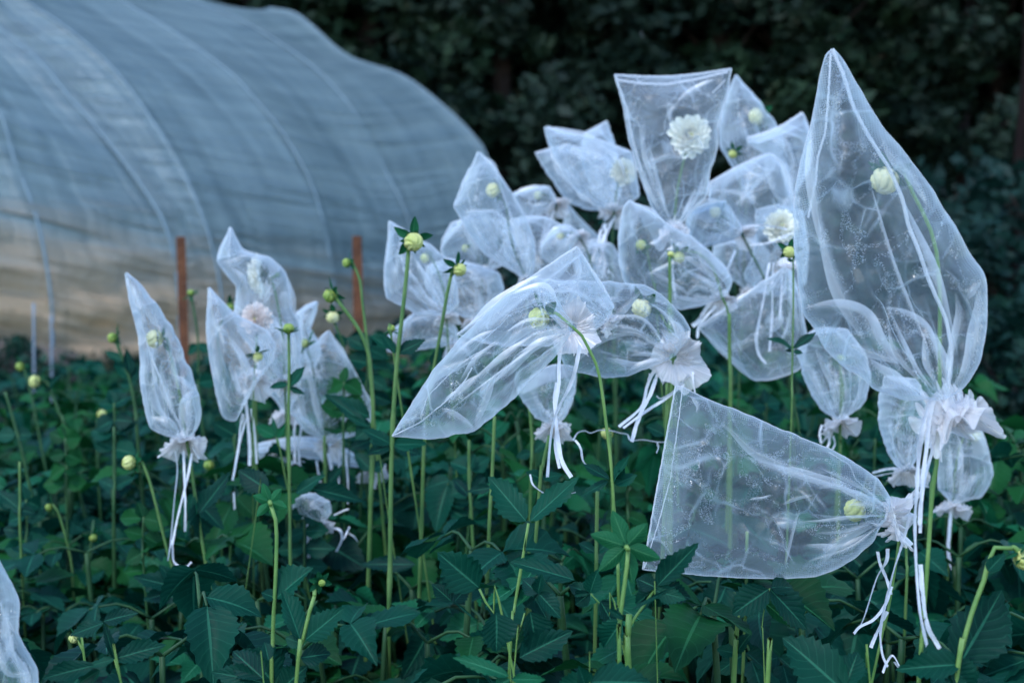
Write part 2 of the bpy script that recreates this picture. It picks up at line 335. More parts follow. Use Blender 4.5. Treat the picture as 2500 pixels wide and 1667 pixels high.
    def lens(pts, wpx, dd, n=26):
        c = smooth_path(pts, n); T_ = np.gradient(c, axis=0); T_ /= np.linalg.norm(T_, axis=1)[:, None]+1e-9; nn = np.stack([-T_[:, 1], T_[:, 0]], 1)
        s = np.linspace(0, 1, n); ww = wpx*np.sin(math.pi*np.clip(s, .02, .98))**.8*(1+.12*np.sin(s*11+rng.uniform(0, 6)))/2; t = np.linspace(-1, 1, 7)
        px = c[:, None, 0]+nn[:, None, 0]*ww[:, None]*t; py = c[:, None, 1]+nn[:, None, 1]*ww[:, None]*t
        dep = dd-(ww[:, None]*q)*(.55*(1-np.abs(t)))-.001
        loc = np.stack([(px-1250)/FX*dep, -(py-833.5)/FX*dep, -dep], -1)@np.array(CM).T+np.array([0, 0, CAMZ])
        sd = rng.choice([-1, 1]); dn_ = np.clip((.5+.5*sd*t), 0, 1)[None, :]**1.2*1.35*(np.sin(math.pi*s)**.7)[:, None]; dn_[:, 3] += .25*np.sin(math.pi*s); lens_d.append(np.broadcast_to(dn_, px.shape).ravel())
        uv = np.stack([px*q, py*q], -1); return (loc.reshape(-1, 3), gridF(7, n), uv.reshape(-1, 2))
    nbase = sum(len(p_[1]) for p_ in parts)
    for k in range(npl):
        u0 = rng.uniform(.1, .9); v0 = rng.uniform(.25, .8); i0 = int(v0*(nv-1)); i1 = int(min(.985, v0+rng.uniform(.2, .6))*(nv-1))
        us = [u0+rng.uniform(-.05, .05), u0+rng.uniform(-.03, .03), u0]
        pts = [A[i]*(1-uu_)+B[i]*uu_ for i, uu_ in zip(np.linspace(i0, i1, 3).astype(int), us)]
        parts.append(lens(pts, rng.uniform(8, 26)*(1.6/d)*1.2, d-T*.8*math.sin(math.pi*u0)))
    for pl in pleats:
        parts.append(lens(P(fr, pl[1:]), pl[0]*FR[fr][2]*1.3, d-T*.9))
    V, F, U = join(parts); po = mesh('pouch', V, F, MAT[mat], root, U); po.data.materials.append(MAT['fold'])
    mi = np.zeros(len(F), dtype=np.int32); mi[nbase:] = 1; po.data.polygons.foreach_set('material_index', mi)
    at = po.data.attributes.new('cloth_layers', 'FLOAT', 'POINT'); at.data.foreach_set('value', np.concatenate([np.ones(nvb)]+lens_d).astype(np.float32))
    # hem along the outline
    sm = []
    def band(px, dd, wpx):
        c = smooth_path(px, 60, corner=True); c = soften(c, 1)+rng.normal(0, .35, (60, 2)); loc = np.array([W(x, y, z) for (x, y), z in zip(c, np.broadcast_to(dd, 60))])
        return tube(loc, wpx*q*.5, n=6, caps=False)
    hw = seam_w*.42
    if edges[0]: sm.append(band(A, dt+(d-dt)*np.linspace(0, 1, 60), hw))
    if edges[1]: sm.append(band(B, dt+(d-dt)*np.linspace(0, 1, 60), hw))
    if np.linalg.norm(A[0]-B[0]) > 12:
        e = [A[0]*(1-t)+B[0]*t+np.array([0, sag*math.sin(math.pi*t)]) for t in np.linspace(0, 1, 9)]; sm.append(band(e, dt, hw*1.5))
    for s in seams: sm.append(band(P(fr, s[1:]), d-T*.95, s[0]*FR[fr][2]))
    V, F, U = join(sm); mesh('seam', V, F, MAT['seam'], po, U)
    if ruf:
        dx, dy, tw, le, fl = ruf; s = FR[fr][2]; le *= s*q; fl *= s*q
        v3 = Vector((dx, -dy, tw)).normalized(); ax = CM @ v3
        V, F, U = join(ruffle_geo(W(nx, ny, d), ax, le, fl, rng)); rf_ = mesh('ruffle', V, F, MAT[rmat], root, U)
        e1 = ax.orthogonal().normalized(); e2 = ax.cross(e1); c0 = W(nx, ny, d)
        ring = [c0+(e1*math.cos(a)+e2*math.sin(a))*.0062 for a in np.linspace(0, 6.3, 22)]
        V, F, U = join([tube(ring, .0016, n=6)]); mesh('drawstring', V, F, MAT['ribbon'], rf_, U)
    for rb in ribbons:      # (width px, depth offset, points...)
        pts = P(fr, rb[2:]); dd = d+rb[1]
        V, F, _ = ribbon_strip([W(x, y, dd+rng.uniform(-.006, .006)) for x, y in pts], rb[0]*FR[fr][2]*q, rng)
        mesh('ribbon', V, F, MAT['ribbon'], root)
    return root

# ------------------------------------------------------------------ dahlia parts
def leaf_geo(base, tip, wvec, nrm, nu=9, nv=22, fold=.16, droop=.12, wave=.06, rng=None, teeth=8):
    """one leaflet: base->tip, wvec half-width vector; returns verts, faces, uv"""
    rng = rng or np.random.default_rng(1)
    base = np.array(base); tip = np.array(tip); wv = np.array(wvec); nr = np.array(nrm); Ln = np.linalg.norm(tip-base)
    y = np.linspace(0, 1, nv)[:, None]; x = np.linspace(-1, 1, nu)[None, :]
    pr = np.sin(math.pi*np.clip(y, 0, 1)**.78)**.85*(1-.25*y); pr = pr/pr.max(); pr[0] = .03; pr[-1] = .01
    ed = np.abs(x)**3; saw = ((y*teeth) % 1); w_ = pr*(1+ed*(.26*(.5-saw)))
    yy = y+.04*ed*(.5-saw)*(y < .95)+.05*np.abs(x)*pr
    ph = rng.uniform(0, 6, 2)
    w_ = w_*(1+.10*np.sin(y*5+rng.uniform(0, 6))*np.sign(x))
    z = fold*np.abs(x)*pr*np.linalg.norm(wv)*2-droop*Ln*y**2.2+wave*Ln*pr*ed*np.sin(y*7+ph[0]+(x > 0)*ph[1])
    z = z-.04*Ln*np.abs(np.sin((y-.28*np.abs(x))*8*math.pi))*pr*.25
    X = base+(tip-base)*yy[..., None]*1.0+wv*(x*w_)[..., None]+nr*z[..., None]
    uv = np.stack([np.broadcast_to(x, yy.shape), yy], -1)
    return X.reshape(-1, 3), gridF(nu, nv), uv.reshape(-1, 2)
def head_frame(dirv):
    d = Vector(dirv).normalized(); a = d.orthogonal().normalized(); return np.array(d), np.array(a), np.array(d.cross(a))
def bud_geo(c, dirv, r, np_=7, oblate=.92, rng=None):
    d, a, b = head_frame(dirv); nu, nv = 48, 26; th = np.linspace(0, 2*math.pi, nu, endpoint=False)[None, :]; ph = np.linspace(.02, math.pi-.02, nv)[:, None]
    tw = th+.9*np.cos(ph); seam = np.abs(np.sin(tw*np_/2)); seam2 = np.abs(np.sin((tw+.4)*np_/2+1.2))
    rr = r*(1-.20*(1-seam)**3*np.sin(ph)-.20*(1-seam2)**4*(ph < 1.3)*np.sin(ph)**.5); rr = rr*(1-.10*np.exp(-(ph/.25)**2))
    X = np.array(c)+(rr*np.cos(ph)*oblate)[..., None]*d+(rr*np.sin(ph)*np.cos(th))[..., None]*a+(rr*np.sin(ph)*np.sin(th))[..., None]*b
    return X.reshape(-1, 3), gridF(nu, nv, closed=True), None
def sepals_geo(c, dirv, r, n=6, length=1.5, spread=.2, rng=None, wid=.42):
    d, a, b = head_frame(dirv); rng = rng or np.random.default_rng(2); parts = []
    for k in range(n):
        t = 2*math.pi*(k+rng.uniform(-.12, .12))/n; rad = math.cos(t)*a+math.sin(t)*b; tan = -math.sin(t)*a+math.cos(t)*b
        L = r*length*1.15*rng.uniform(.85, 1.15); s = spread+rng.uniform(-.2, .2); o = rad*math.cos(s)-d*math.sin(s)
        bs = np.array(c)-d*r*.85+rad*r*.15
        parts.append(leaf_geo(bs, bs+o*L, tan*r*wid, d, nu=5, nv=10, fold=.3, droop=-.12, wave=.03, rng=rng, teeth=.01))
    for k in range(7):     # small cup bracts hugging the back
        t = 2*math.pi*k/7; rad = math.cos(t)*a+math.sin(t)*b; tan = -math.sin(t)*a+math.cos(t)*b
        bs = np.array(c)-d*r*.95; tp = np.array(c)-d*r*.15+rad*r*1.02
        parts.append(leaf_geo(bs, tp, tan*r*.42, rad, nu=5, nv=8, fold=-.2, droop=-.35, wave=0, rng=rng, teeth=.01))
    return parts
def bloom_geo(c, dirv, r, rng, rings=6, n0=13):
    d, a, b = head_frame(dirv); parts = []
    for k in range(rings):
        f = k/(rings-1); n = int(n0-2*f); L = r*(1.0-.62*f); el = -.12+1.25*f**1.1
        for j in range(n):
            t = 2*math.pi*(j+.5*(k % 2)+rng.uniform(-.12, .12))/n; rad = math.cos(t)*a+math.sin(t)*b; tan = -math.sin(t)*a+math.cos(t)*b
            e = el+rng.uniform(-.10, .10); o = rad*math.cos(e)+d*math.sin(e); nr = d*math.cos(e)-rad*math.sin(e)
            bs = np.array(c)+d*r*(.05+.10*f)+rad*r*.05; l = L*rng.uniform(.88, 1.08)
            nu, nv = 7, 11; y = np.linspace(0, 1, nv)[:, None]; x = np.linspace(-1, 1, nu)[None, :]
            pr = (np.sin(math.pi*np.clip(y*.86+.05, 0, 1)**1.5)**.8)*(1-.0*y); pr[-1] *= .45
            z = .22*l*x**2*pr*.6+.10*l*np.sin(math.pi*y)*(-1)+.06*l*y**2
            X = bs+o*(y*l)[..., None]+tan*(x*pr*l*.21*(1+.35*f))[..., None]+nr*z[..., None]
            parts.append((X.reshape(-1, 3), gridF(nu, nv), None))
    return parts
PL = []
def plant(label, fr, pts, d, r=5, head=None, leaves=(), d_end=None, mat='stem', name='dahlia_plant', ground=True, leafmat='leaf', nodes=()):
    """stem through frame pixels (top first) then down to the soil.
       head: (kind, x, y, r_px, (dx, dy, toward)) ; leaves: (x0,y0,x1,y1,width,[tilt],[frame],[depth offset])"""
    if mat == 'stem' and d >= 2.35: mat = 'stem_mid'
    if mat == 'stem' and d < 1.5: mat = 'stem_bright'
    if not nodes: nodes = (.17+.11*((len(PL)*.37) % 1), .42+.12*((len(PL)*.61) % 1))
    PL.append(1); rng = np.random.default_rng(1000+len(PL)); s = FR[fr][2]; q = mpp(d)
    px = P(fr, pts); de = d if d_end is None else d_end
    dd = np.linspace(d, de, len(px)); path = [W(x, y, z) for (x, y), z in zip(px, dd)]
    last = path[-1]; prev = path[-2] if len(path) > 1 else last+Vector((0, 0, .1))
    if ground:
        sl_ = (last-prev); k = max(-.25, min(.25, (sl_.x/abs(sl_.z) if abs(sl_.z) > 1e-4 else 0))); drop = last.z
        mid_ = Vector((last.x+k*drop*.35, last.y+.01, last.z*.5)); bt = Vector((last.x+k*drop*.45, last.y+.02, 0)); bt.z = float(ground_z(bt.x, bt.y))-.01
        path += [mid_, bt]
    root = thing(name, label, 'dahlia plant', Vector((path[-1].x, path[-1].y, path[-1].z)) if ground else path[-1])
    A = smooth_path(path, 90); V, F, U = tube(A, r*s*q*.5*.82, r*s*q*.5*1.25, n=8, nodes=nodes); mesh('stem', V, F, MAT[mat], root, U)
    if head:
        kind, hx, hy, hr, hd = head[:5]; (hx, hy), = P(fr, [(hx, hy)]); hr = hr*s*q; hv = CM @ Vector((hd[0], -hd[1], hd[2])).normalized()
        hd_ = head[5] if len(head) > 5 else 0; c = W(hx, hy, d+hd_)
        # neck from stem top to the back of the head
        bk = c-hv*hr*.8; nk = smooth_path([path[0], path[0]*.4+bk*.6-hv*hr*.3, bk], 12); V, F, U = tube(nk, r*s*q*.42, r*s*q*.5, n=8)
        if kind.startswith('bud') or kind == 'half':
            mt = {'bud': 'bud', 'bud_cream': 'bud_cream', 'bud_green': 'bud_green', 'half': 'bud_cream'}[kind]
            bo = mesh('bud', *join([bud_geo(c, hv, hr, rng=rng)])[:2], MAT[mt], root)
            if kind == 'half':
                V2, F2, U2 = join(bloom_geo(c-hv*hr*.5, hv, hr*1.35, rng, rings=6, n0=12)[12:]); mesh('petals', V2, F2, MAT['petal'], bo)
            sp = sepals_geo(c, hv, hr, n=5 if hr*1 > 0 else 6, rng=rng, length=head[6]*1.15 if len(head) > 6 else 1.8, spread=(head[7] if len(head) > 7 else .15)+.12)
            V2, F2, U2 = join(sp); mesh('sepals', V2, F2, MAT['sepal'], bo, U2)
        elif kind == 'star':
            sp = sepals_geo(c, hv, hr*.55, n=6, rng=rng, length=2.3, spread=.12, wid=.62)+sepals_geo(c, hv, hr*.5, n=3, rng=rng, length=1.2, spread=-.4)
            V2, F2, U2 = join(sp); mesh('sepals', V2, F2, MAT['sepal'], root, U2)
            mesh('bud', *join([bud_geo(c+hv*hr*.1, hv, hr*.42, rng=rng)])[:2], MAT['bud_green'], root)
        else:
            pm = 'petal_pink' if 'pink' in kind else 'petal'
            bl = bloom_geo(c-hv*hr*.1, hv, hr, rng, rings=7, n0=14)
            V2, F2, U2 = join(bl); bo = mesh('bloom', V2, F2, MAT[pm], root)
            mesh('flower_core', *join([bud_geo(c+hv*hr*.06, hv, hr*.16, np_=9)])[:2], MAT['core'], bo)
            sp = sepals_geo(c-hv*hr*.1, hv, hr*.42, n=5, rng=rng, length=1.1, spread=.3); V2, F2, U2 = join(sp); mesh('sepals', V2, F2, MAT['sepal'], bo, U2)
        mesh('flower_neck', V, F, MAT[mat], root, U)
    for lf in leaves:
        lfr = lf[6] if len(lf) > 6 else fr; off = lf[7] if len(lf) > 7 else 0
        (x0, y0), (x1, y1) = P(lfr, [(lf[0], lf[1]), (lf[2], lf[3])]); wpx = lf[4]*FR[lfr][2]; tl = lf[5] if len(lf) > 5 else .6
        dl = d+off; b0 = W(x0, y0, dl); t0 = W(x1, y1, dl+rng.uniform(-.012, .02))
        img = Vector((y1-y0, x1-x0, 0)); img = Vector((-(y1-y0), -(x1-x0), 0)).normalized()   # perpendicular in image (y up)
        wd = (CM @ Vector((img.x, img.y, 0))).normalized()*math.cos(tl)+(CM @ Vector((0, 0, -1)))*math.sin(tl)*(1 if img.y > 0 else -1)
        wd = wd*(wpx*mpp(dl)/2/max(.35, math.cos(tl))); nr = (t0-b0).cross(wd).normalized()
        if nr.dot(CM @ Vector((0, 0, 1))) < 0: nr = -nr
        g = leaf_geo(b0, t0, wd, nr, nu=11, nv=34, fold=rng.uniform(.05, .3), droop=rng.uniform(.0, .16), wave=.05, rng=rng, teeth=9)
        mesh('leaf', g[0], g[1], MAT[leafmat], root, g[2])
    return root

# ------------------------------------------------------------------ the ground
def build_ground():
    xs = np.unique(np.concatenate([np.linspace(-150, -14, 12), np.linspace(-14, 14, 90), np.linspace(14, 150, 12)]))
    ys = np.unique(np.concatenate([np.linspace(-40, 0, 10), np.linspace(0, 26, 100), np.linspace(26, 220, 14)]))
    X, Y = np.meshgrid(xs, ys); Z = ground_z(X, Y)+.03*np.sin(X*3.1+Y*1.7)*np.sin(Y*2.3-X)*(np.abs(X) < 14)
    V = np.stack([X, Y, Z], -1).reshape(-1, 3)
    m, n, l, b, out = M('soil_and_litter'); tc = N(n, 'ShaderNodeTexCoord').outputs['Object']
    t = N(n, 'ShaderNodeTexNoise', Scale=3.0, Detail=8.0, Roughness=.7); l.new(tc, t.inputs['Vector'])
    r = ramp(n, l, t.outputs[0], [(.35, (.008, .006, .006)), (.55, (.022, .015, .012)), (.68, (.012, .026, .014)), (.8, (.06, .035, .028))]); l.new(r.outputs[0], b.inputs['Base Color'])
    b.inputs['Roughness'].default_value = .95; t2 = N(n, 'ShaderNodeTexNoise', Scale=30.0, Detail=6.0); l.new(tc, t2.inputs['Vector'])
    bp = N(n, 'ShaderNodeBump', Strength=.8, Distance=.04); l.new(t2.outputs[0], bp.inputs['Height']); l.new(bp.outputs[0], b.inputs['Normal'])
    tag(mesh('ground', V, gridF(len(xs), len(ys)), m), kind='structure')
build_ground()

# ------------------------------------------------------------------ greenhouse
def greenhouse():
    h = np.array([-.81, .58, 0]); h /= np.linalg.norm(h)
    defs = [  # base px (x, y), distance, traced hoop (photo px) from low to high
        ((-350, 800), 10.0, []),
        ((130, 885), 11.0, [(125, 745), (106, 612), (80, 505), (32, 383), (0, 277)]),
        ((440, 935), 11.7, [(432, 700), (410, 574), (362, 479), (266, 351), (175, 245), (90, 144), (0, 69)]),
        ((550, 945), 12.0, [(545, 800), (532, 670), (495, 532), (436, 404), (372, 298), (277, 170), (154, 64), (58, 0)]),
        ((820, 955), 13.3, [(818, 760), (800, 600), (760, 450), (690, 325), (620, 240), (558, 175), (425, 80), (293, 0)]),
        ((1040, 945), 14.8, [(1035, 720), (995, 532), (930, 399), (851, 255), (745, 149), (585, 48), (463, 0)]),
        ((1240, 868), 16.5, [(1238, 650), (1218, 500), (1188, 383), (1154, 330), (1090, 266), (984, 186), (851, 138), (760, 62), (718, 32), (660, 21)])]
    prof = []; bases = []
    cz = np.array([0, 0, CAMZ])
    for (bx, by), d, tr in defs:
        B = np.array(W(bx, by, d)); bases.append(B); pts = [(0, B[2]-.05)]
        nrm = np.cross(h, [0, 0, 1])
        for x, y in tr:
            ray = np.array(W(x, y, 1.0))-cz; t = np.dot(B-cz, nrm)/np.dot(ray, nrm); X = cz+ray*t
            pts.append((np.dot(X-B, h), X[2]))
        prof.append(pts)
    prof[0] = [(0, prof[1][0][1]+.3)]+[(a, b+.1) for a, b in prof[3][1:]]
    for i, p in enumerate(prof):
        s, z = p[-1]
        if i in (1,): ref = prof[3]; p += [(a, b+.02) for a, b in ref if a > s+.25]
        if i == 2: pass
    out = []
    for i, p in enumerate(prof):
        s, z = p[-1]; sa = 4.15 if i < 6 else p[-1][0]+.05; za = 4.25
        if s < sa-.4:
            k = 5; t = np.linspace(0, 1, k+1)[1:]; p = p+[(s+(sa-s)*q, z+(za-z)*math.sin(q*math.pi/2)) for q in t]
        near = smooth_path([(a, b) for a, b in p], 60); ap = near[-1]
        far = [(2*ap[0]-a, b) for a, b in near[::-1][1:]]; out.append(np.vstack([near, far]))
    npf = out[0].shape[0]; root = thing('greenhouse', 'long curved polytunnel greenhouse of milky wrinkled plastic film', 'greenhouse', bases[3])
    Hs = []
    for B, o in zip(bases, out):
        Hs.append(np.stack([B[0]+h[0]*o[:, 0], B[1]+h[1]*o[:, 0], o[:, 1]], 1))
    Hs = np.array(Hs); rows = []; tv = []
    sub = 16
    for i in range(6):
        for k in range(sub):
            t = k/sub; P0 = Hs[max(0, i-1)]; P1, P2 = Hs[i], Hs[i+1]; P3 = Hs[min(6, i+2)]
            lin = P1*(1-t)+P2*t; q = .5*((2*P1)+(-P0+P2)*t+(2*P0-5*P1+4*P2-P3)*t*t+(-P0+3*P1-3*P2+P3)*t**3)
            X = lin*.2+q*.8
            sag = .10*math.sin(math.pi*t)**.6; s_ = np.linspace(0, 1, npf)
            cen = np.array([bases[i][0]*(1-t)+bases[i+1][0]*t+h[0]*4.1, bases[i][1]*(1-t)+bases[i+1][1]*t+h[1]*4.1, .8])
            dr = cen-X; dr /= np.linalg.norm(dr, axis=1)[:, None]; X = X+dr*(sag*(np.sin(math.pi*s_)**.5))[:, None]
            # sags and gathers low on the side
            lowz = np.clip(1-(X[:, 2]-bases[i][2])/1.9, 0, 1)
            yy = X[:, 2]; rip = (.2+.8*math.sin(math.pi*t))*.10*np.sin(yy*17+1.3*math.sin((i+t)*1.9)+(i+t)*.9)+.035*np.sin(yy*41+(i+t)*2.3)
            X = X-h[None, :]*(rip*lowz)[:, None]
            X = X-h[None, :]*(.02*np.sin((i+t)*9+yy*3)*(1-lowz))[:, None]
            rows.append(X); tv.append(i+t)
    rows.append(Hs[6]); tv.append(6); rows = np.array(rows); nr = len(rows)
    V = rows.reshape(-1, 3); uv = np.stack([np.broadcast_to(np.array(tv)[:, None], (nr, npf)), rows[..., 2]-rows[:, :1, 2]], -1)
    m, n, l, b, o_ = M('greenhouse_film'); n.remove(b)
    tc = N(n, 'ShaderNodeTexCoord'); sp = N(n, 'ShaderNodeSeparateXYZ'); l.new(tc.outputs['UV'], sp.inputs[0])
    mp = N(n, 'ShaderNodeMapping'); mp.inputs['Scale'].default_value = (.55, 6.5, 1); l.new(tc.outputs['UV'], mp.inputs[0])
    n1 = N(n, 'ShaderNodeTexNoise', Scale=1.6, Detail=5.0, Distortion=.6); l.new(mp.outputs[0], n1.inputs['Vector'])
    mp2 = N(n, 'ShaderNodeMapping'); mp2.inputs['Scale'].default_value = (4.0, .3, 1); l.new(tc.outputs['UV'], mp2.inputs[0])
    n2 = N(n, 'ShaderNodeTexNoise', Scale=1.5, Detail=3.0); l.new(mp2.outputs[0], n2.inputs['Vector'])
    # dusty soil-stained film near the ground
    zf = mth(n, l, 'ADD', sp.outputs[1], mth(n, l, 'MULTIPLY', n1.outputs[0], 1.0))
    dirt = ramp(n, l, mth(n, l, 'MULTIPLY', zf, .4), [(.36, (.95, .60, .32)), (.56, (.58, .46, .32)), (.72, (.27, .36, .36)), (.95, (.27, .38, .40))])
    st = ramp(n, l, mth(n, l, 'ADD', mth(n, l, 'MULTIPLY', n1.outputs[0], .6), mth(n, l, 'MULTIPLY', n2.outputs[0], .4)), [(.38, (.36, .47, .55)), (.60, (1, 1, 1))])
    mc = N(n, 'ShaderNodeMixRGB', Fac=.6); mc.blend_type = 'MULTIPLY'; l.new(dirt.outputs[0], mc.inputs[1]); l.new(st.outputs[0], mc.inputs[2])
    hh = mth(n, l, 'ADD', mth(n, l, 'MULTIPLY', n1.outputs[0], 1.0), mth(n, l, 'MULTIPLY', n2.outputs[0], .8))
    bp = N(n, 'ShaderNodeBump', Strength=.9, Distance=.12); l.new(hh, bp.inputs['Height'])
    df = N(n, 'ShaderNodeBsdfDiffuse'); l.new(mc.outputs[0], df.inputs[0]); l.new(bp.outputs[0], df.inputs['Normal'])
    tl = N(n, 'ShaderNodeBsdfTranslucent'); l.new(mc.outputs[0], tl.inputs[0])
    gl = N(n, 'ShaderNodeBsdfAnisotropic', Roughness=.5); gl.inputs['Color'].default_value = (1, 1, 1, 1); l.new(bp.outputs[0], gl.inputs['Normal'])
    a = N(n, 'ShaderNodeMixShader', Fac=.45); l.new(df.outputs[0], a.inputs[1]); l.new(tl.outputs[0], a.inputs[2])
    fr = N(n, 'ShaderNodeFresnel', IOR=1.07); l.new(bp.outputs[0], fr.inputs['Normal']); c = N(n, 'ShaderNodeMixShader'); c.inputs[0].default_value = .06; l.new(a.outputs[0], c.inputs[1]); l.new(gl.outputs[0], c.inputs[2])
    tr = N(n, 'ShaderNodeBsdfTransparent'); e = N(n, 'ShaderNodeMixShader', Fac=.88); l.new(tr.outputs[0], e.inputs[1]); l.new(c.outputs[0], e.inputs[2]); l.new(e.outputs[0], o_.inputs[0])
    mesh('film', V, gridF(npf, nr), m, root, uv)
    pipe = plain('galvanised_pipe', (.22, .30, .34), .6, (.18, .25, .28), .3); pipe.node_tree.nodes['Principled BSDF'].inputs['Metallic'].default_value = .2
    for i, H in enumerate(Hs):
        ce = np.array([bases[i][0]+h[0]*4.1, bases[i][1]+h[1]*4.1, .8]); V, F, U = tube(ce+(H-ce)*1.001, .011, n=8); mesh('hoop', V, F, pipe, root, U)
    for k in (22, 40, 59):
        V, F, U = tube(rows[:, k]+h*.05, .014, n=6); mesh('purlin', V, F, pipe, root, U)
    end = Hs[6]+np.array([.58, .81, 0])*.01; c = end.mean(0); V = np.vstack([end, c]); F = [(i, i+1, npf) for i in range(npf-1)]
    mesh('end_wall', V, F, m, root, np.stack([np.full(len(V), 6.0), V[:, 2]], 1))
    # low baseboard where the film is buried
    bb = rows[:, 0]-h*.03; V = []
    for q in bb: V += [q+[0, 0, -.1], q+[0, 0, .16]-h*0, q+[0, 0, .16]+h*.03, q+[0, 0, -.1]+h*.03]
    mesh('baseboard', V, gridF(4, len(bb), closed=True), plain('old_wood', (.22, .17, .13), .8, (.14, .11, .09), .2, .3, 6), root)
greenhouse()

# ------------------------------------------------------------------ wooden stakes and pipe posts
wood = plain('cedar_stake', (.20, .080, .040), .8, (.10, .045, .028), .1, .6, 22)
def stake(label, x, ytop, d, wpx):
    t = W(x, ytop, d); hw = wpx*mpp(d)/2; gz = float(ground_z(t.x, t.y)); root_loc = (t.x, t.y, gz)
    c, s = math.cos(.35), math.sin(.35); V = []
    zs = np.linspace(gz-.1, t.z, 14); rg = np.random.default_rng(int(x))
    for k, z in enumerate(zs):
        f = 1 if k < 13 else .93; lean = (z-t.z)*-.012
        for a, b in ((-1, -1), (-.9, -1.02), (.9, -1.02), (1, -1), (1, 1), (-1, 1)):
            a *= f; b *= f; V.append((t.x+lean+hw*.86*(a*c-b*s*.8)+rg.normal(0, .0003), t.y+hw*.86*(a*s+b*c), z))
    F = [tuple(q) for q in gridF(6, 14, closed=True)]+[tuple(range(13*6, 14*6)), tuple(range(5, -1, -1))]
    o = mesh('garden_stake', np.array(V), F, wood, None, smooth=False)
    return tag(o, label, 'stake', 'wooden stakes at the edge of the bed')
stake('brown wooden stake behind the leftmost netted bag', 441, 578, 4.6, 25)
stake('brown wooden stake standing right of the nodding dark green buds', 871, 576, 4.6, 25)
def post(label, x, y0, y1, d, foot):
    t = W(x, y0, d); b = W(x+3, y1, d); gz = float(ground_z(b.x, b.y)); root = thing('pipe_post', label, 'post', (b.x, b.y, gz), 'thin pipe posts left of the bed')
    V, F, U = tube(smooth_path([t, b, Vector((b.x, b.y, gz-.05))], 20), .006, n=8); m = bpy.data.materials.get('dull_pipe') or plain('dull_pipe', (.22, .26, .30), .6); mesh('pole', V, F, m, root, U)
    if foot:
        fx = W(x+8, foot, d-.02); V = []; 
        for k in range(12):
            for j in range(12):
                a = 2*math.pi*j/12; rr = .035*math.sin(math.pi*(k+.5)/12)*(1+.25*math.sin(3*a)); V.append((fx.x+rr*math.cos(a), fx.y+rr*math.sin(a)*.6, fx.z+.022*math.cos(math.pi*(k+.5)/12)))
        mesh('clip', np.array(V), gridF(12, 12, closed=True), MAT['ribbon'], root)
post('pale pipe post with a white clip low at the left edge', 82, 740, 1180, 6.5, 1195)
post('thin pale pipe post right of the one with the clip', 125, 770, 1000, 6.8, None)

# ------------------------------------------------------------------ forest behind
bark = plain('bark', (.05, .035, .03), .9, (.025, .02, .018), .1, .6, 5)
def fol(name, c1, c2):
    m, n, l, b, out = M(name); b.inputs['Roughness'].default_value = .6; b.inputs['Specular IOR Level'].default_value = .2
    oi = N(n, 'ShaderNodeObjectInfo'); tc = N(n, 'ShaderNodeTexCoord'); t = N(n, 'ShaderNodeTexNoise', Scale=1.3, Detail=3.0); l.new(tc.outputs['Object'], t.inputs['Vector'])
    r = ramp(n, l, t.outputs[0], [(.3, c1), (.62, c2), (.78, (.034, .024, .013))]); l.new(r.outputs[0], b.inputs['Base Color']); return m
FOL = [fol('forest_foliage', (.007, .018, .010), (.020, .046, .022)), fol('forest_foliage_deep', (.006, .015, .010), (.015, .034, .020))]
def leaf_cloud(cent, rad, cnt, size, rg, flat=.8):
    """scattered leaf quads in clumps"""
    allV = []
    for c, r_ in zip(cent, rad):
        k = int(cnt*rg.uniform(.6, 1.4)); p = rg.normal(0, 1, (k, 3)); p /= np.linalg.norm(p, axis=1)[:, None]
        p *= (rg.uniform(.25, 1, (k, 1))**.5)*r_; p[:, 2] *= flat; p += c
        a = rg.normal(0, 1, (k, 3)); a[:, 2] *= .6; a /= np.linalg.norm(a, axis=1)[:, None]; b = np.cross(a, rg.normal(0, 1, (k, 3))); b /= np.linalg.norm(b, axis=1)[:, None]
        s = size*rg.uniform(.6, 1.4, (k, 1)); q = np.stack([p-a*s, p-b*s*.5, p+a*s, p+b*s*.5], 1); allV.append(q)
    V = np.concatenate(allV).reshape(-1, 3); return V, np.arange(len(V)).reshape(-1, 4)
def make_tree(seed, h, rad, low, mat, name='tree', n_cl=110, cnt=150, size=.125):
    rg = np.random.default_rng(seed); root = thing(name, '', 'tree')
    tr = smooth_path([(0, 0, -.2), (rg.uniform(-.2, .2), rg.uniform(-.2, .2), h*.35), (rg.uniform(-.5, .5), rg.uniform(-.4, .4), h*.7), (rg.uniform(-.5, .5), 0, h*.96)], 30)
    parts = [tube(tr, .02*h, .03, n=9)]; cent = []; rr = []
    for k in range(n_cl):
        f = rg.uniform(low, 1); z = h*f; env = rad*math.sin(math.pi*min(1, (1-f)*.9+.12))**.6; a = rg.uniform(0, 6.28); e = env*rg.uniform(.35, 1.0)
        c = np.array([math.cos(a)*e, math.sin(a)*e, z]); cent.append(c); rr.append(rg.uniform(.35, .85)*rad*.34)
        if k % 3 == 0:
            i = int(min(29, f*.8*29)); parts.append(tube(smooth_path([tr[i], (tr[i]+c)/2+[0, 0, .2], c], 8), .012*h*.4, .01, n=5))
    V, F, U = join(parts); mesh('trunk', V, F, bark, root, U)
    V, F = leaf_cloud(cent, rr, cnt, size, rg); mesh('crown', V, F, mat, root, smooth=False); return root
def dup(root, loc, rz=0, sc=(1, 1, 1), label=None, group=None, cat=None, name=None):
    r = root.copy(); C.objects.link(r); r.location = loc; r.rotation_euler = (0, 0, rz); r.scale = sc
    if label: r['label'] = label
    if group: r['group'] = group
    for ch in list(root.children):
        c = ch.copy(); C.objects.link(c); c.parent = r
    return r
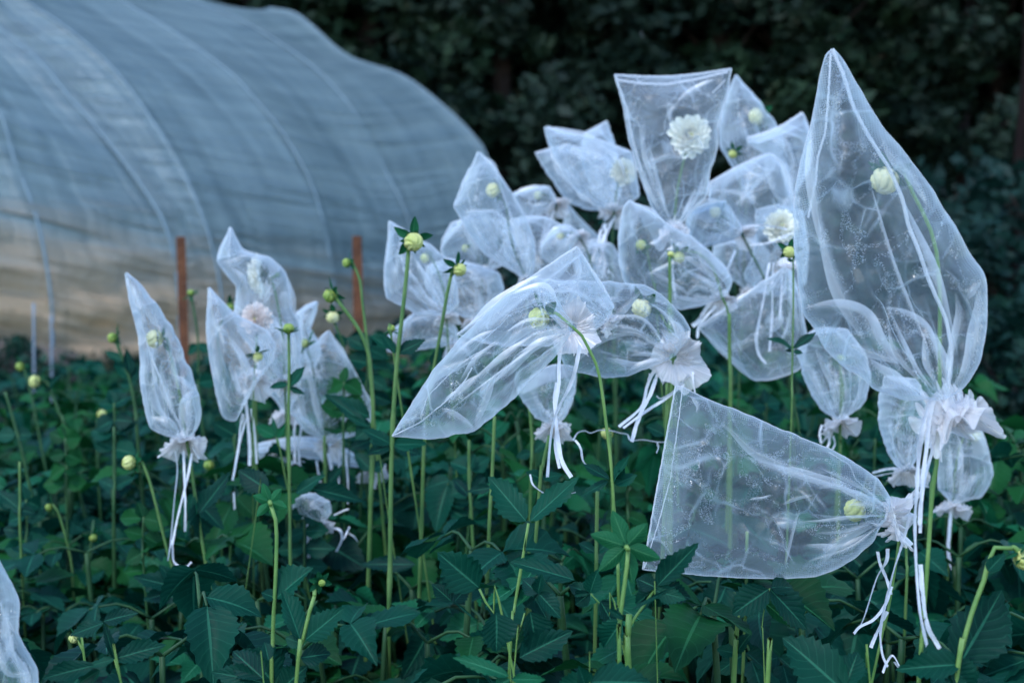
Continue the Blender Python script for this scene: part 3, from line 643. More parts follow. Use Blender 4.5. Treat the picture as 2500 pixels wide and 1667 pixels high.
protos = [make_tree(1, 9, 2.6, .04, FOL[0]), make_tree(2, 11, 2.8, .08, FOL[1]), make_tree(3, 8, 2.3, .03, FOL[0]), make_tree(4, 12, 2.6, .10, FOL[1], n_cl=95)]
rg = random.Random(5); used = set(); k = 0
for row, (y0, n_, x0, x1) in enumerate(((22.5, 11, -5, 12), (25.5, 13, -9, 15), (30, 16, -14, 18), (35, 17, -17, 21))):
    for i in range(n_):
        x = x0+(x1-x0)*(i+.5)/n_+rg.uniform(-.6, .6); y = y0+rg.uniform(-.9, .9); j = (i*3+row*2+rg.randint(0, 1)) % 4; p = protos[j]
        lab = ['dark leafy tree at the front of the woodland edge', 'dark tree in the second row of the woodland', 'dark tree deep in the woodland behind the others', 'dark tree deep in the woodland behind the others'][row]
        gp = ['trees at the front of the wood', 'trees in the middle of the wood', 'trees deep in the wood', 'trees deep in the wood'][row]
        s = rg.uniform(.9, 1.2)
        if j not in used: used.add(j); p.location = (x, y, -.2); p['label'] = lab; p['group'] = gp; p.scale = (s, s, s)
        else: dup(p, (x, y, -.2), rg.uniform(0, 6.28), (s, s, s), lab, gp)
def bare_tree(label, x, d, wpx):
    t = W(x, 400, d); root = thing('tree', label, 'tree', (t.x, t.y, -.17)); r_ = wpx*mpp(d)/2; rg2 = np.random.default_rng(int(x)+1)
    tr = smooth_path([(t.x-.05, t.y, -.3), (t.x, t.y, 1.6), (t.x+.08, t.y, 3.6), (t.x-.1, t.y, 7)], 30); V, F, U = tube(tr, r_*1.1, r_*.5, n=10)
    mesh('trunk', V, F, plain('reddish_bark', (.016, .009, .008), .9, (.009, .006, .006), .1, .6, 5), root, U)
    ce = [np.array([t.x+rg2.uniform(-1.6, 1.6), t.y+rg2.uniform(-1, 1), rg2.uniform(4.6, 7.6)]) for _ in range(16)]; V, F = leaf_cloud(ce, [.6]*16, 110, .09, rg2); mesh('crown', V, F, FOL[0], root, smooth=False)
bare_tree('slim reddish tree trunk at the far right edge', 2482, 15, 30)

# understory shrubs right of the bed
def make_shrub(seed, mat, size=.045):
    rg2 = np.random.default_rng(seed); root = thing('shrub', '', 'shrub'); parts = []; ce = []; rr = []
    for k in range(16):
        a = rg2.uniform(0, 6.28); e = rg2.uniform(.1, .55); c = np.array([math.cos(a)*e, math.sin(a)*e, rg2.uniform(.15, 1.0)]); ce.append(c); rr.append(rg2.uniform(.16, .28))
        parts.append(tube(smooth_path([(0, 0, -.05), c*[.4, .4, .5], c], 8), .012, .004, n=5))
    V, F, U = join(parts); mesh('branches', V, F, bark, root, U); V, F = leaf_cloud(ce, rr, 110, size, rg2); mesh('foliage', V, F, mat, root, smooth=False); return root
SHM = [fol('shrub_foliage', (.003, .022, .013), (.006, .042, .022)), fol('shrub_foliage_blue', (.003, .020, .015), (.005, .034, .024))]
sh = [make_shrub(11, SHM[0]), make_shrub(12, SHM[1])]
sp_ = [(2.6, 6.6, 1.0), (3.1, 8.2, 1.2), (1.7, 8.6, 1.1), (2.3, 9.6, 1.2), (.9, 9.2, 1.0), (3.7, 7.4, 1.1), (4.3, 10, 1.5), (3.2, 11.5, 1.5), (1.6, 12, 1.4), (.4, 12.5, 1.2), (2.2, 7.4, .9), (-.3, 10.5, .8), (3.0, 5.6, .9), (5.2, 12.5, 1.9), (2.6, 14, 1.8), (4.2, 15, 2.0), (1.0, 15.5, 1.8)]
for i, (x, y, s) in enumerate(sp_):
    o = sh[i] if i < 2 else dup(sh[i % 2], (0, 0, 0)); o.location = (x, y, float(ground_z(x, y))); o.rotation_euler = (0, 0, i*1.3); o.scale = (s, s, s)
    o['label'] = 'dark green shrub in the dim ground behind the bed'; o['group'] = 'shrubs between the bed and the wood'

# low weeds over the soil between the bed and the greenhouse
rgw = np.random.default_rng(77); cw = []; rw = []
for _ in range(2600):
    y = rgw.uniform(2.2, 13); x = rgw.uniform(-.42*y-.2, .42*y+.2)
    if x > .4 and y > 7: continue
    cw.append(np.array([x, y, float(ground_z(x, y))+rgw.uniform(.02, .16)])); rw.append(rgw.uniform(.08, .22))
V, F = leaf_cloud(cw, rw, 26, .035, rgw, flat=.7)
tag(mesh('weeds', V, F, fol('weed_foliage', (.006, .03, .018), (.012, .06, .03)), None, smooth=False), kind='stuff')

# ------------------------------------------------------------------ leafy dahlia bushes of the bed
def make_bush(seed, mat, smat, nst=4, lf_scale=1.0):
    rg2 = np.random.default_rng(seed); root = thing('dahlia_bush', '', 'dahlia plant'); st = []; lv = []
    for k in range(nst):
        a = rg2.uniform(0, 6.28); r0 = rg2.uniform(.01, .05); r1 = rg2.uniform(.06, .24); hz = rg2.uniform(.78, 1.0)
        path = smooth_path([(math.cos(a)*r0, math.sin(a)*r0, -.02), (math.cos(a)*(r0+r1)*.5, math.sin(a)*(r0+r1)*.5, hz*.5), (math.cos(a)*r1, math.sin(a)*r1, hz)], 40)
        st.append(tube(path, .007, .0035, n=7)); nn = 6
        for j in range(nn):
            i = int((.30+.70*j/(nn-1))*39); az = a+j*math.pi/2+rg2.uniform(-.4, .4); p = path[i]
            for sgn in (0, math.pi):
                b = az+sgn; top = j/(nn-1); pl = .085*(1.25-.45*top)*rg2.uniform(.7, 1.3)*lf_scale; el = rg2.uniform(.2, .75)-.25*top
                o = np.array([math.cos(b)*math.cos(el), math.sin(b)*math.cos(el), math.sin(el)]); e = p+o*pl; e[2] -= .01
                st.append(tube(smooth_path([p, p+o*pl*.5+[0, 0, .01], e], 6), .0022, .0014, n=5))
                L = .105*rg2.uniform(.75, 1.25)*lf_scale*(1.1-.35*top); tilt = rg2.uniform(-1.0, .35)
                fw = np.array([math.cos(b)*math.cos(tilt), math.sin(b)*math.cos(tilt), math.sin(tilt)]); sd = np.array([-math.sin(b), math.cos(b), rg2.uniform(-.3, .3)])
                up = np.cross(fw, sd); up = up if up[2] > 0 else -up
                lv.append(leaf_geo(e, e+fw*L, sd*L*.34, up, nu=7, nv=18, fold=rg2.uniform(.05, .3), droop=rg2.uniform(.05, .3), rng=rg2))
                for q in (-1, 1):      # side leaflets
                    if rg2.random() < .12: continue
                    f2 = fw*.35+sd*q*.9+np.array([0, 0, rg2.uniform(-.25, .1)]); f2 /= np.linalg.norm(f2); l2 = L*rg2.uniform(.6, .85); s2 = np.cross(up, f2)
                    bs = p+o*pl*.86; lv.append(leaf_geo(bs, bs+f2*l2, s2*l2*.34, up, nu=7, nv=16, fold=rg2.uniform(.05, .3), droop=rg2.uniform(.05, .3), rng=rg2))
                    if rg2.random() < .35:
                        bs = p+o*pl*.5; lv.append(leaf_geo(bs, bs+f2*l2*.6, s2*l2*.2, up, nu=5, nv=10, fold=.2, droop=.2, rng=rg2))
    V, F, U = join(st); mesh('stems', V, F, MAT[smat], root, U); V, F, U = join(lv); mesh('foliage', V, F, MAT[mat], root, U); return root
bush = [make_bush(30+i, ['leaf_far', 'leaf', 'leaf', 'leaf_far', 'leaf', 'leaf_bright', 'leaf'][i], 'stem_dark', 4+i % 2, [1, 1.15, .9, 1.05, 1.2, .85, 1][i]) for i in range(7)]
rb = random.Random(11); cnt = 0; usedb = set()
zones = [  # y0, y1, step, z scale, density, x range in picture half widths
    (1.02, 1.30, .16, 1.04), (1.30, 1.75, .17, 1.08), (1.75, 2.4, .20, 1.08), (2.4, 3.2, .24, 1.10), (3.2, 4.4, .29, 1.08), (4.4, 6.4, .40, 1.0)]
for zi, (ya, yb, stp, zs) in enumerate(zones):
    y = ya
    while y < yb:
        half = .40*y+.12; x = -half
        while x < half:
            xx = x+rb.uniform(-.3, .3)*stp; yy = y+rb.uniform(-.3, .3)*stp; x += stp*1.1
            left = (xx/(.36*yy)) < -.45
            if left and y > 1.5 and rb.random() < .12: continue
            if y > 3.4 and xx/(.36*yy) > .72: continue
            h_ = zs*rb.uniform(.88, 1.0)*(.90 if left and y > 1.3 else 1.0)
            if y < 1.3: h_ *= .96
            j = rb.randrange(7); o = bush[j] if j not in usedb else dup(bush[j], (0, 0, 0)); usedb.add(j)
            o.location = (xx, yy, 0); o.rotation_euler = (0, 0, rb.uniform(0, 6.28)); s = rb.uniform(.9, 1.1); o.scale = (s, s, h_)
            z_ = ['nearest rows', 'nearest rows', 'middle rows', 'middle rows', 'back rows', 'back rows'][zi]; sd = 'left' if xx < -.12*yy else ('right' if xx > .12*yy else 'centre')
            o['label'] = 'leafy dark green dahlia plant without flowers, %s, %s of the bed' % (z_, sd); o['group'] = 'leafy dahlia plants, %s %s' % (z_, sd); cnt += 1
        y += stp
for j in range(7):
    if j not in usedb:
        for ch in list(bush[j].children): bpy.data.objects.remove(ch)
        bpy.data.objects.remove(bush[j])
print('bushes', cnt)

# ------------------------------------------------------------------ the bags, near to far
bag('largest white organza bag, tall and pointed, tied at a thick green stem on the right', 'J',

    [(340, -1385), (300, -1360), (275, -1250), (240, -1060), (205, -880), (150, -700), (115, -520), (100, -300), (100, -100), (120, 0), (150, 280), (230, 420), (400, 620), (600, 785), (780, 850), (950, 845)],
    [(350, -1388), (400, -1340), (500, -1170), (600, -980), (690, -860), (780, -750), (960, -530), (1100, -300), (1210, -90), (1300, 15), (1335, 120), (1330, 380), (1300, 590), (1185, 780), (1140, 810)],
    (1050, 850), 1.15, T=.036, mat='org_near', ruf=(.35, .9, .3, 300, 200), nw=14, crumple=1.1, npl=5, seam_w=6,
    seams=[(22, (345, -1385), (420, -1210), (480, -1010), (580, -820), (700, -640), (790, -440), (830, -260), (900, -90), (950, 60), (1000, 180), (1070, 330), (1110, 550), (1085, 760)),
           (12, (335, -1360), (320, -1090), (300, -850), (250, -690), (240, -540), (190, -310))],
    pleats=[(70, (240, -1000), (215, -700), (250, -330), (330, 0)), (90, (150, 270), (400, 260), (560, 320), (640, 480), (800, 700)), (80, (540, 570), (680, 690), (900, 810)), (60, (1130, 150), (1160, 330), (1110, 560), (1080, 780)),
            (85, (1285, 120), (1270, 400), (1200, 660), (1110, 800)), (45, (1200, 220), (1230, 160), (1290, 90)), (40, (700, 370), (760, 560), (940, 760)), (50, (640, 260), (800, 300), (960, 420), (1020, 640)),
            (60, (640, -860), (730, -700), (860, -560), (1000, -330)), (45, (930, 430), (950, 600), (1010, 760)), (50, (420, 480), (620, 560), (820, 620))],
    ribbons=[(38, -.018, (1030, 790), (960, 890), (915, 1050), (890, 1250), (880, 1450), (868, 1620), (875, 1900), (900, 2200), (945, 2420)), (26, -.014, (990, 860), (960, 1000), (945, 1180), (915, 1400), (900, 1650)),
             (20, -.010, (1000, 1090), (975, 1200), (935, 1350), (915, 1500), (905, 1700)), (30, -.004, (905, 1900), (940, 2250), (1010, 2400), (1060, 2480))], seed=3, group='organza bags at the right of the bed')
bag('wide organza bag lying on its side, its squared corner low left above the leaves', 'K',
    [(205, 1440), (500, 1470), (900, 1500), (1200, 1505), (1450, 1490), (1600, 1430), (1750, 1340), (1870, 1230), (1890, 1150)],
    [(440, 125), (490, 125), (600, 190), (850, 290), (1100, 390), (1350, 500), (1600, 600), (1800, 720), (1900, 800), (1985, 930)],
    (1965, 1050), 1.32, T=.026, mat='org_near', ruf=(.8, .15, .4, 170, 175), nw=14, sag=-3, crumple=1.15, npl=7, seam_w=7,
    seams=[(7, (490, 125), (470, 300), (440, 520), (400, 800), (330, 1060), (215, 1430)), (6, (1540, 600), (1690, 690), (1730, 790), (1850, 900), (1925, 980))],
    pleats=[(60, (700, 405), (810, 420), (1000, 590), (1200, 680), (1400, 735), (1560, 740)), (50, (1540, 735), (1620, 830), (1900, 990)), (70, (1440, 1450), (1550, 1290), (1700, 1180), (1900, 1090)), (32, (1310, 1100), (1500, 1095), (1800, 1060), (1920, 1050)),
            (30, (1440, 860), (1600, 840), (1800, 930)), (24, (1340, 980), (1290, 1120), (1215, 1440)), (26, (1190, 980), (1300, 930), (1440, 900)), (26, (1430, 1180), (1650, 1160), (1880, 1090)), (22, (960, 940), (1060, 930), (1140, 905)), (30, (590, 330), (600, 260), (540, 180))],
    ribbons=[(30, -.01, (1960, 1290), (1950, 1380), (1880, 1500), (1800, 1750), (1760, 1850)), (24, -.008, (1890, 1310), (1910, 1400), (1960, 1520), (1985, 1620)),
             (34, -.02, (2120, 1050), (2080, 1200), (2000, 1450), (1960, 1620), (1925, 1760), (1905, 1900), (1920, 2050), (1960, 2140)), (22, -.012, (1990, 1560), (1940, 1700), (1860, 1800), (1765, 1850), (1720, 1900)),
             (26, -.01, (1960, 1740), (1900, 1850), (1840, 2000)), (18, -.012, (1925, 2180), (1960, 2100), (2000, 2060), (2050, 2150), (2010, 2100))], seed=4, group='organza bags at the right of the bed')
bag('long organza bag slanting down left to a sharp tip, its ruffle facing the camera', 'H',
    [(160, 1425), (400, 1441), (690, 1405), (860, 1270), (1000, 1150), (1180, 960), (1290, 850)],
    [(160, 1420), (330, 1140), (430, 990), (640, 740), (850, 540), (960, 450), (1070, 420), (1180, 413), (1260, 470), (1310, 560)],
    (1375, 690), 1.5, T=.032, mat='org_near', ruf=(.15, .0, 1, 100, 140), nw=14, crumple=1.25, npl=9, seam_w=5,
    seams=[(8, (165, 1420), (350, 1330), (520, 1190), (650, 1050), (700, 960)), (5, (350, 1290), (400, 1150), (560, 990), (700, 880), (880, 790))],
    pleats=[(50, (340, 1290), (430, 1040), (640, 930), (760, 870)), (60, (1050, 1000), (1150, 930), (1290, 800)), (50, (480, 1230), (620, 1310), (715, 1385)), (50, (715, 1385), (800, 1120), (880, 950)), (30, (740, 1150), (800, 1060), (860, 1030)),
            (50, (960, 470), (1180, 420), (1290, 560)), (34, (1060, 750), (1200, 720), (1340, 680)), (36, (900, 740), (1090, 650), (1290, 640)), (40, (560, 900), (700, 790), (870, 700)), (50, (1000, 880), (1160, 800), (1320, 730)), (26, (1020, 560), (1150, 500), (1260, 560))],
    ribbons=[(30, -.02, (1310, 740), (1290, 900), (1285, 1100), (1265, 1250), (1280, 1450), (1310, 1600), (1370, 1700)), (28, -.022, (1425, 810), (1400, 950), (1360, 1080), (1290, 1210), (1240, 1350), (1220, 1500), (1205, 1700)),
             (22, -.018, (1270, 1060), (1255, 1180), (1270, 1350), (1262, 1500), (1290, 1640)), (14, -.01, (1090, 1680), (1120, 1760), (1250, 1830), (1400, 1800)), (16, -.01, (1395, 1450), (1430, 1500), (1450, 1590), (1500, 1640))], seed=5, group='organza bags in the middle of the bed')
bag('organza bag with a peaked corner rising behind the slanting bag', 'H',
    [(600, 738), (760, 790), (950, 815), (1200, 810), (1450, 740)], 
    [(1408, 146), (1440, 190), (1500, 285), (1590, 420), (1655, 545)], (1610, 650), 1.66, T=.024, mat='org', nw=8, crumple=1.2, npl=6, seam_w=8, sag=-8, ruf=(.6, .5, .3, 60, 60), pleats=[(70, (620, 740), (950, 470), (1180, 330)), (30, (1170, 340), (1400, 450), (1640, 540)), (26, (1440, 200), (1540, 340), (1650, 530)), (60, (1410, 190), (1400, 350), (1300, 600))], seed=6, group='organza bags in the middle of the bed')
bag('organza bag with glinting folds, round ruffle at its right end and a cream bud inside', 'H',
    [(1190, 700), (1290, 880), (1340, 980), (1500, 1010), (1600, 1032), (1750, 1015), (1930, 950)],
    [(1180, 368), (1500, 378), (1860, 400), (1980, 470), (2100, 590), (2170, 690), (2165, 780), (2110, 830)],
    (2055, 890), 1.72, T=.03, mat='org_near', ruf=(.12, .25, .9, 110, 160), nw=12, crumple=1.3, npl=7, seam_w=5, edges=(1, 1),
    pleats=[(40, (1560, 610), (1680, 600), (1850, 430)), (30, (1600, 620), (1850, 640), (2000, 830)), (34, (1340, 980), (1560, 780), (1800, 730), (2000, 860)), (26, (1740, 880), (1860, 865), (1990, 870)), (44, (2000, 560), (2090, 700), (2100, 830)), (44, (1730, 1010), (1860, 940), (2000, 900)), (40, (1560, 700), (1800, 705), (2010, 850))],
    ribbons=[(20, -.01, (1930, 970), (1880, 1090), (1840, 1230), (1690, 1360)), (28, -.014, (1945, 1010), (1900, 1150), (1830, 1290), (1775, 1460)), (14, 0, (1950, 960), (1890, 1050), (1900, 1000)), (20, -.01, (2160, 1010), (2080, 1100), (1980, 1165), (1945, 1150)),
             (20, -.012, (2130, 1070), (1990, 1180), (1880, 1250), (1720, 1370)), (16, -.012, (2190, 990), (2195, 1060), (2205, 1130)), (18, -.006, (1380, 1450), (1410, 1400), (1460, 1385), (1500, 1400), (1560, 1380), (1640, 1385), (1700, 1400), (1750, 1410), (1770, 1450), (1850, 1445), (1950, 1460), (2010, 1460)), (16, -.006, (1950, 1465), (1955, 1500), (1942, 1535))], seed=7, group='organza bags in the middle of the bed')
bag('upright organza bag with a wide flat top around an open white dahlia', 'E',
    [(690, 262), (760, 500), (800, 750), (870, 980), (940, 1180), (1000, 1330), (1080, 1395)], [(1585, 215), (1560, 360), (1480, 650), (1478, 820), (1420, 1000), (1398, 1190), (1260, 1320), (1210, 1395)],
    (1150, 1410), 2.3, T=.03, ruf=(-.05, .9, .35, 150, 110), nw=9, sag=11, crumple=.8, npl=5, seam_w=9,
    seams=[(12, (700, 270), (780, 500), (830, 760), (900, 1000)), (18, (700, 300), (900, 330), (1100, 335), (1300, 300), (1560, 240)), (9, (1440, 400), (1540, 300))],
    pleats=[(50, (1150, 490), (1300, 380), (1480, 290)), (40, (1120, 640), (1130, 540), (1180, 500)), (40, (870, 900), (980, 1180), (1090, 1370)), (40, (1390, 1010), (1330, 1200), (1200, 1370)), (40, (920, 950), (1100, 880), (1200, 900))],
    ribbons=[(22, -.01, (1205, 1430), (1230, 1480), (1220, 1530)), (14, .0, (1125, 1500), (1135, 1700), (1150, 1880), (1170, 1960))], seed=8, group='organza bags in the tall clump')
bag('organza bag with one high corner behind the flat-topped bag, half-open dahlia at its right edge', 'E',
    [(1618, 262), (1560, 390), (1490, 660), (1500, 820), (1590, 960), (1640, 1060)], [(1626, 265), (1690, 340), (1780, 440), (1860, 540), (1940, 650), (2000, 800), (1900, 1000), (1800, 1080)],
    (1700, 1180), 2.8, T=.022, mat='org_far', ruf=(.1, 1, .2, 60, 50), seam_w=7, seed=9, group='organza bags in the tall clump')
bag('organza bag with a drooping pale corner beside the largest bag', 'E',
    [(1708, 745), (1720, 790), (1830, 860), (1960, 960), (2000, 1080)], [(2130, 553), (2180, 670), (2200, 800), (2180, 1000), (2100, 1120)],
    (2040, 1200), 2.62, T=.022, mat='org_far', ruf=(.1, 1, .2, 60, 50), sag=10, seam_w=12, pleats=[(60, (1720, 760), (1950, 690), (2150, 740)), (40, (1940, 680), (2030, 850), (2070, 1050))], seed=10, group='organza bags in the tall clump')
bag('broad slack organza bag between the flat-topped bag and the largest bag', 'E',
    [(1420, 1090), (1412, 1200), (1450, 1300), (1700, 1420), (1850, 1500)], [(1820, 880), (1890, 860), (1990, 960), (2060, 1200), (2090, 1400), (2060, 1520)],
    (1960, 1600), 2.5, T=.03, mat='org_far', sag=-4, ruf=(.1, 1, .3, 80, 70), seam_w=10, pleats=[(50, (1420, 1150), (1650, 1180), (1800, 1260)), (50, (1850, 900), (1900, 1100), (1990, 1250)), (40, (1300, 1200), (1400, 1120), (1500, 1090)), (60, (1880, 870), (2000, 960), (2070, 1250))], seed=11, group='organza bags in the tall clump')
bag('organza bag with a pale bud and a round ruffle, right of the white dahlia', 'G',
    [(860, 300), (900, 420), (1000, 480), (1130, 450), (1230, 420)], [(870, 210), (1000, 150), (1160, 122), (1215, 200), (1250, 280), (1290, 320)],
    (1290, 380), 2.42, T=.024, mat='org_far', ruf=(.3, .4, .7, 70, 75), seam_w=7, pleats=[(50, (870, 230), (1000, 150), (1160, 130)), (40, (1150, 130), (1230, 260), (1280, 350)), (40, (930, 420), (1100, 400), (1260, 370))],
    ribbons=[(14, -.01, (1310, 320), (1420, 315), (1520, 322), (1640, 345)), (16, -.01, (1240, 335), (1150, 380), (1050, 440), (950, 480)), (14, -.01, (1350, 465), (1500, 445), (1690, 370)), (22, -.012, (1240, 505), (1200, 600), (1165, 690))], seed=12, group='organza bags in the tall clump')
bag('large limp organza bag in the centre, bent over to a ruffle at its lower right', 'G',
    [(425, 125), (380, 180), (345, 400), (350, 600), (400, 770), (640, 900), (820, 960), (1020, 920)], [(430, 122), (590, 205), (760, 330), (900, 400), (1050, 520), (1170, 640), (1215, 740), (1190, 820)],
    (1140, 870), 2.2, T=.034, mat='org', ruf=(-.1, .6, .6, 80, 85), seam_w=8, nw=8, crumple=1.2, npl=9,
    pleats=[(60, (430, 140), (600, 230), (700, 300)), (80, (880, 400), (1010, 560), (1140, 800)), (50, (560, 700), (800, 600), (1000, 540)), (40, (820, 900), (950, 780), (1110, 850)), (40, (640, 600), (760, 500), (860, 440)), (30, (780, 760), (880, 680), (1000, 640))],
    ribbons=[(34, -.012, (1060, 880), (1010, 960), (950, 1050), (910, 1085)), (22, -.01, (1090, 930), (1010, 1020), (960, 1090), (950, 1180)), (20, -.01, (1200, 860), (1160, 950), (1040, 1030), (970, 1080)), (16, -.01, (750, 640), (765, 780), (780, 880), (800, 950))], seed=13, group='organza bags in the tall clump')
bag('organza bag corner pointing up right, hindmost at the top of the clump', 'E',
    [(455, 712), (420, 900), (500, 1100), (560, 1200)], [(632, 618), (660, 690), (700, 830), (760, 1000), (720, 1200)], (640, 1270), 2.98, T=.015, mat='org_far', seam_w=8, ruf=(0, 1, .2, 50, 40), seed=14, group='organza bags in the tall clump')
bag('organza bag with a long lower left edge, its corner the leftmost of the tall clump', 'E',
    [(85, 860), (120, 920), (200, 1050), (280, 1160), (345, 1240), (480, 1290)], [(330, 792), (460, 830), (640, 900), (740, 1020), (740, 1180)], (640, 1290), 2.86, T=.018, mat='org_far', seam_w=9, ruf=(0, 1, .2, 60, 50), seed=15, group='organza bags in the tall clump',
    pleats=[(50, (200, 930), (330, 800), (360, 800)), (50, (210, 940), (300, 1050), (420, 1200))])
bag('organza bag leaning left with an open white dahlia at its right side', 'E',
    [(152, 660), (190, 800), (240, 930), (320, 1060), (440, 1200), (580, 1280)], [(170, 655), (330, 700), (450, 725), (600, 765), (820, 850), (850, 960), (868, 1100), (885, 1190), (790, 1250)],
    (690, 1300), 2.72, T=.028, mat='org_far', ruf=(-.1, .5, .6, 75, 80), seam_w=9, nw=7, npl=7, pleats=[(60, (160, 670), (330, 705), (600, 770)), (60, (200, 790), (260, 940), (400, 1130)), (50, (350, 800), (500, 830), (650, 900)), (50, (560, 1260), (500, 1210), (380, 1150))],
    ribbons=[(24, -.005, (640, 1330), (590, 1450), (555, 1540), (510, 1620)), (20, -.005, (700, 1330), (640, 1450), (600, 1600), (580, 1700)), (20, -.005, (620, 1400), (620, 1520), (600, 1640), (560, 1740))], seed=16, group='organza bags in the tall clump')
bag('pointed organza bag overlapping the end of the greenhouse, white bud near its right seam', 'D',
    [(1045, 82), (1000, 200), (920, 330), (870, 460), (815, 600), (870, 700), (950, 850), (1100, 1050), (1300, 1180)], [(1060, 80), (1110, 140), (1180, 190), (1280, 340), (1370, 480), (1500, 700), (1560, 840), (1595, 980), (1590, 1150), (1570, 1240)],
    (1510, 1290), 2.4, T=.036, ruf=(.1, .8, .5, 90, 80), seam_w=8, nw=7, npl=7, crumple=1.0,
    seams=[(11, (1170, 190), (1250, 380), (1330, 600), (1400, 820), (1470, 1030), (1520, 1200)), (8, (920, 340), (950, 500), (990, 650))],
    pleats=[(60, (1060, 100), (1180, 220), (1270, 400)), (50, (820, 600), (900, 400), (1030, 120)), (60, (1560, 860), (1540, 1050), (1520, 1220)), (70, (1340, 620), (1430, 850), (1510, 1150)), (50, (870, 700), (1000, 650), (1150, 660))], seed=17, group='organza bags in the tall clump')
bag('small organza bag bent over, right of the pointed bag by the greenhouse end', 'D',
    [(1370, 485), (1420, 600), (1530, 720), (1650, 690), (1730, 640)], [(1380, 478), (1500, 440), (1620, 408), (1730, 415), (1790, 520)], (1790, 590), 2.8, T=.024, mat='org_far', ruf=(.25, .4, .5, 100, 95), seam_w=9,
    pleats=[(60, (1380, 490), (1560, 440), (1700, 430)), (60, (1500, 700), (1620, 600), (1770, 590))], ribbons=[(20, -.01, (1770, 640), (1730, 800), (1660, 950), (1640, 1050)), (16, -.01, (1720, 620), (1690, 780), (1640, 1000))], seed=18, group='organza bags in the tall clump')
bag('small organza bag with a yellow bud and ruffle, low in the middle of the clump', 'D',
    [(1640, 980), (1660, 1100), (1760, 1160), (1900, 1120), (1950, 1000)], [(1660, 960), (1740, 840), (1840, 778), (1920, 785), (2000, 840)], (2010, 900), 2.6, T=.024, mat='org_far', ruf=(.2, .5, .7, 80, 85), seam_w=8, pleats=[(50, (1680, 950), (1760, 850), (1850, 790)), (50, (1720, 1100), (1850, 1020), (1980, 920))], seed=19, group='organza bags in the tall clump')
bag('rumpled organza bag with a small green bud below the pointed bag', 'D',
    [(708, 930), (690, 1030), (760, 1130), (900, 1210), (1000, 1220)], [(800, 762), (870, 740), (1000, 650), (1200, 640), (1350, 760), (1420, 950), (1380, 1120), (1180, 1210)], (1080, 1240), 2.6, T=.034, mat='org', ruf=(.0, .5, .8, 70, 85), seam_w=10, npl=9, sag=0,
    pleats=[(60, (800, 765), (920, 760), (1000, 690)), (70, (710, 930), (870, 830), (1000, 820)), (60, (900, 800), (1000, 950), (1080, 1150)), (60, (1350, 800), (1300, 1000), (1120, 1210))], seed=20, group='organza bags in the tall clump')
bag('angular organza bag behind the two tall upright yellow buds', 'D',
    [(192, 745), (190, 900), (170, 1040), (150, 1200), (150, 1350), (170, 1480), (330, 1560), (480, 1650)], [(200, 742), (350, 840), (480, 920), (600, 980), (690, 1050), (800, 1230), (850, 1400), (860, 1540)],
    (740, 1640), 2.3, T=.032, mat='org', ruf=(.1, .9, .4, 90, 90), seam_w=9, npl=7, pleats=[(60, (200, 760), (420, 890), (640, 1030)), (50, (170, 1050), (260, 1250), (280, 1050)), (50, (700, 1060), (790, 1260), (760, 1600)), (40, (300, 1150), (430, 1300), (600, 1550))], seed=21, group='organza bags in the middle of the bed')
bag('pale slack organza bag low behind the upright yellow buds', 'H',
    [(70, 835), (180, 860), (330, 840), (480, 820)], [(100, 790), (180, 690), (300, 600), (430, 570), (560, 640), (600, 720)], (590, 790), 2.45, T=.03, mat='org', seam_w=8, ruf=(.2, .8, .3, 70, 60), ribbons=[(18, -.01, (560, 740), (530, 820), (500, 900)), (14, -.01, (600, 760), (545, 860), (510, 920))], seed=22, group='organza bags in the middle of the bed')
bag('fan-shaped organza bag hanging low and wide left of the largest bag', 'G',
    [(962, 1100), (1050, 1050), (1230, 910), (1420, 765), (1540, 690)], [(1150, 1300), (1270, 1420), (1380, 1502), (1500, 1500), (1640, 1460), (1760, 1400), (1790, 1200), (1760, 1000), (1720, 800)],
    (1640, 640), 2.25, T=.03, mat='org', seam_w=9, sag=0, ruf=(-.1, -.9, .4, 60, 60), npl=6, nw=10,
    pleats=[(40, (970, 1110), (1150, 1280), (1370, 1490)), (40, (1000, 1060), (1200, 930), (1420, 780)), (50, (1640, 1300), (1720, 1260), (1760, 1210)), (24, (1450, 950), (1400, 1150), (1420, 1290), (1470, 1370))],
    ribbons=[(20, .01, (1500, 600), (1480, 700), (1450, 900), (1400, 1150), (1415, 1290), (1475, 1375)), (20, .01, (1530, 600), (1520, 760), (1520, 1000), (1500, 1280)), (14, .01, (1600, 700), (1590, 850), (1580, 1030))], seed=23, group='organza bags in the tall clump')
bag('dim blue organza bag corner in the gap left of the large limp bag', 'D',
    [(1890, 572), (1880, 700), (1850, 860), (1880, 1000), (1960, 1150), (2060, 1260)], [(1905, 572), (1990, 680), (2090, 780), (2190, 880), (2260, 1000), (2280, 1150)], (2190, 1330), 2.9, T=.02, mat='org_far', seam_w=7, ruf=(0, 1, .3, 60, 50), seed=41, group='organza bags in the tall clump')
bag('crumpled organza bag filling the space under the small bent bag', 'D',
    [(1300, 760), (1280, 960), (1330, 1150), (1450, 1290), (1560, 1340)], [(1480, 700), (1700, 700), (1880, 800), (1960, 980), (1940, 1150), (1820, 1290)], (1700, 1370), 2.7, T=.03, mat='org_far', seam_w=8, npl=8, ruf=(0, 1, .3, 60, 50), seed=42, group='organza bags in the tall clump')
bag('organza bag deep in the clump between the limp bag and the cream dahlia', 'G',
    [(1080, 420), (1060, 560), (1120, 680), (1260, 760)], [(1250, 420), (1420, 430), (1500, 520), (1500, 660), (1400, 760)], (1330, 800), 2.75, T=.026, mat='org_far', seam_w=8, npl=8, ruf=(0, 1, .3, 60, 50), seed=43, group='organza bags in the tall clump')
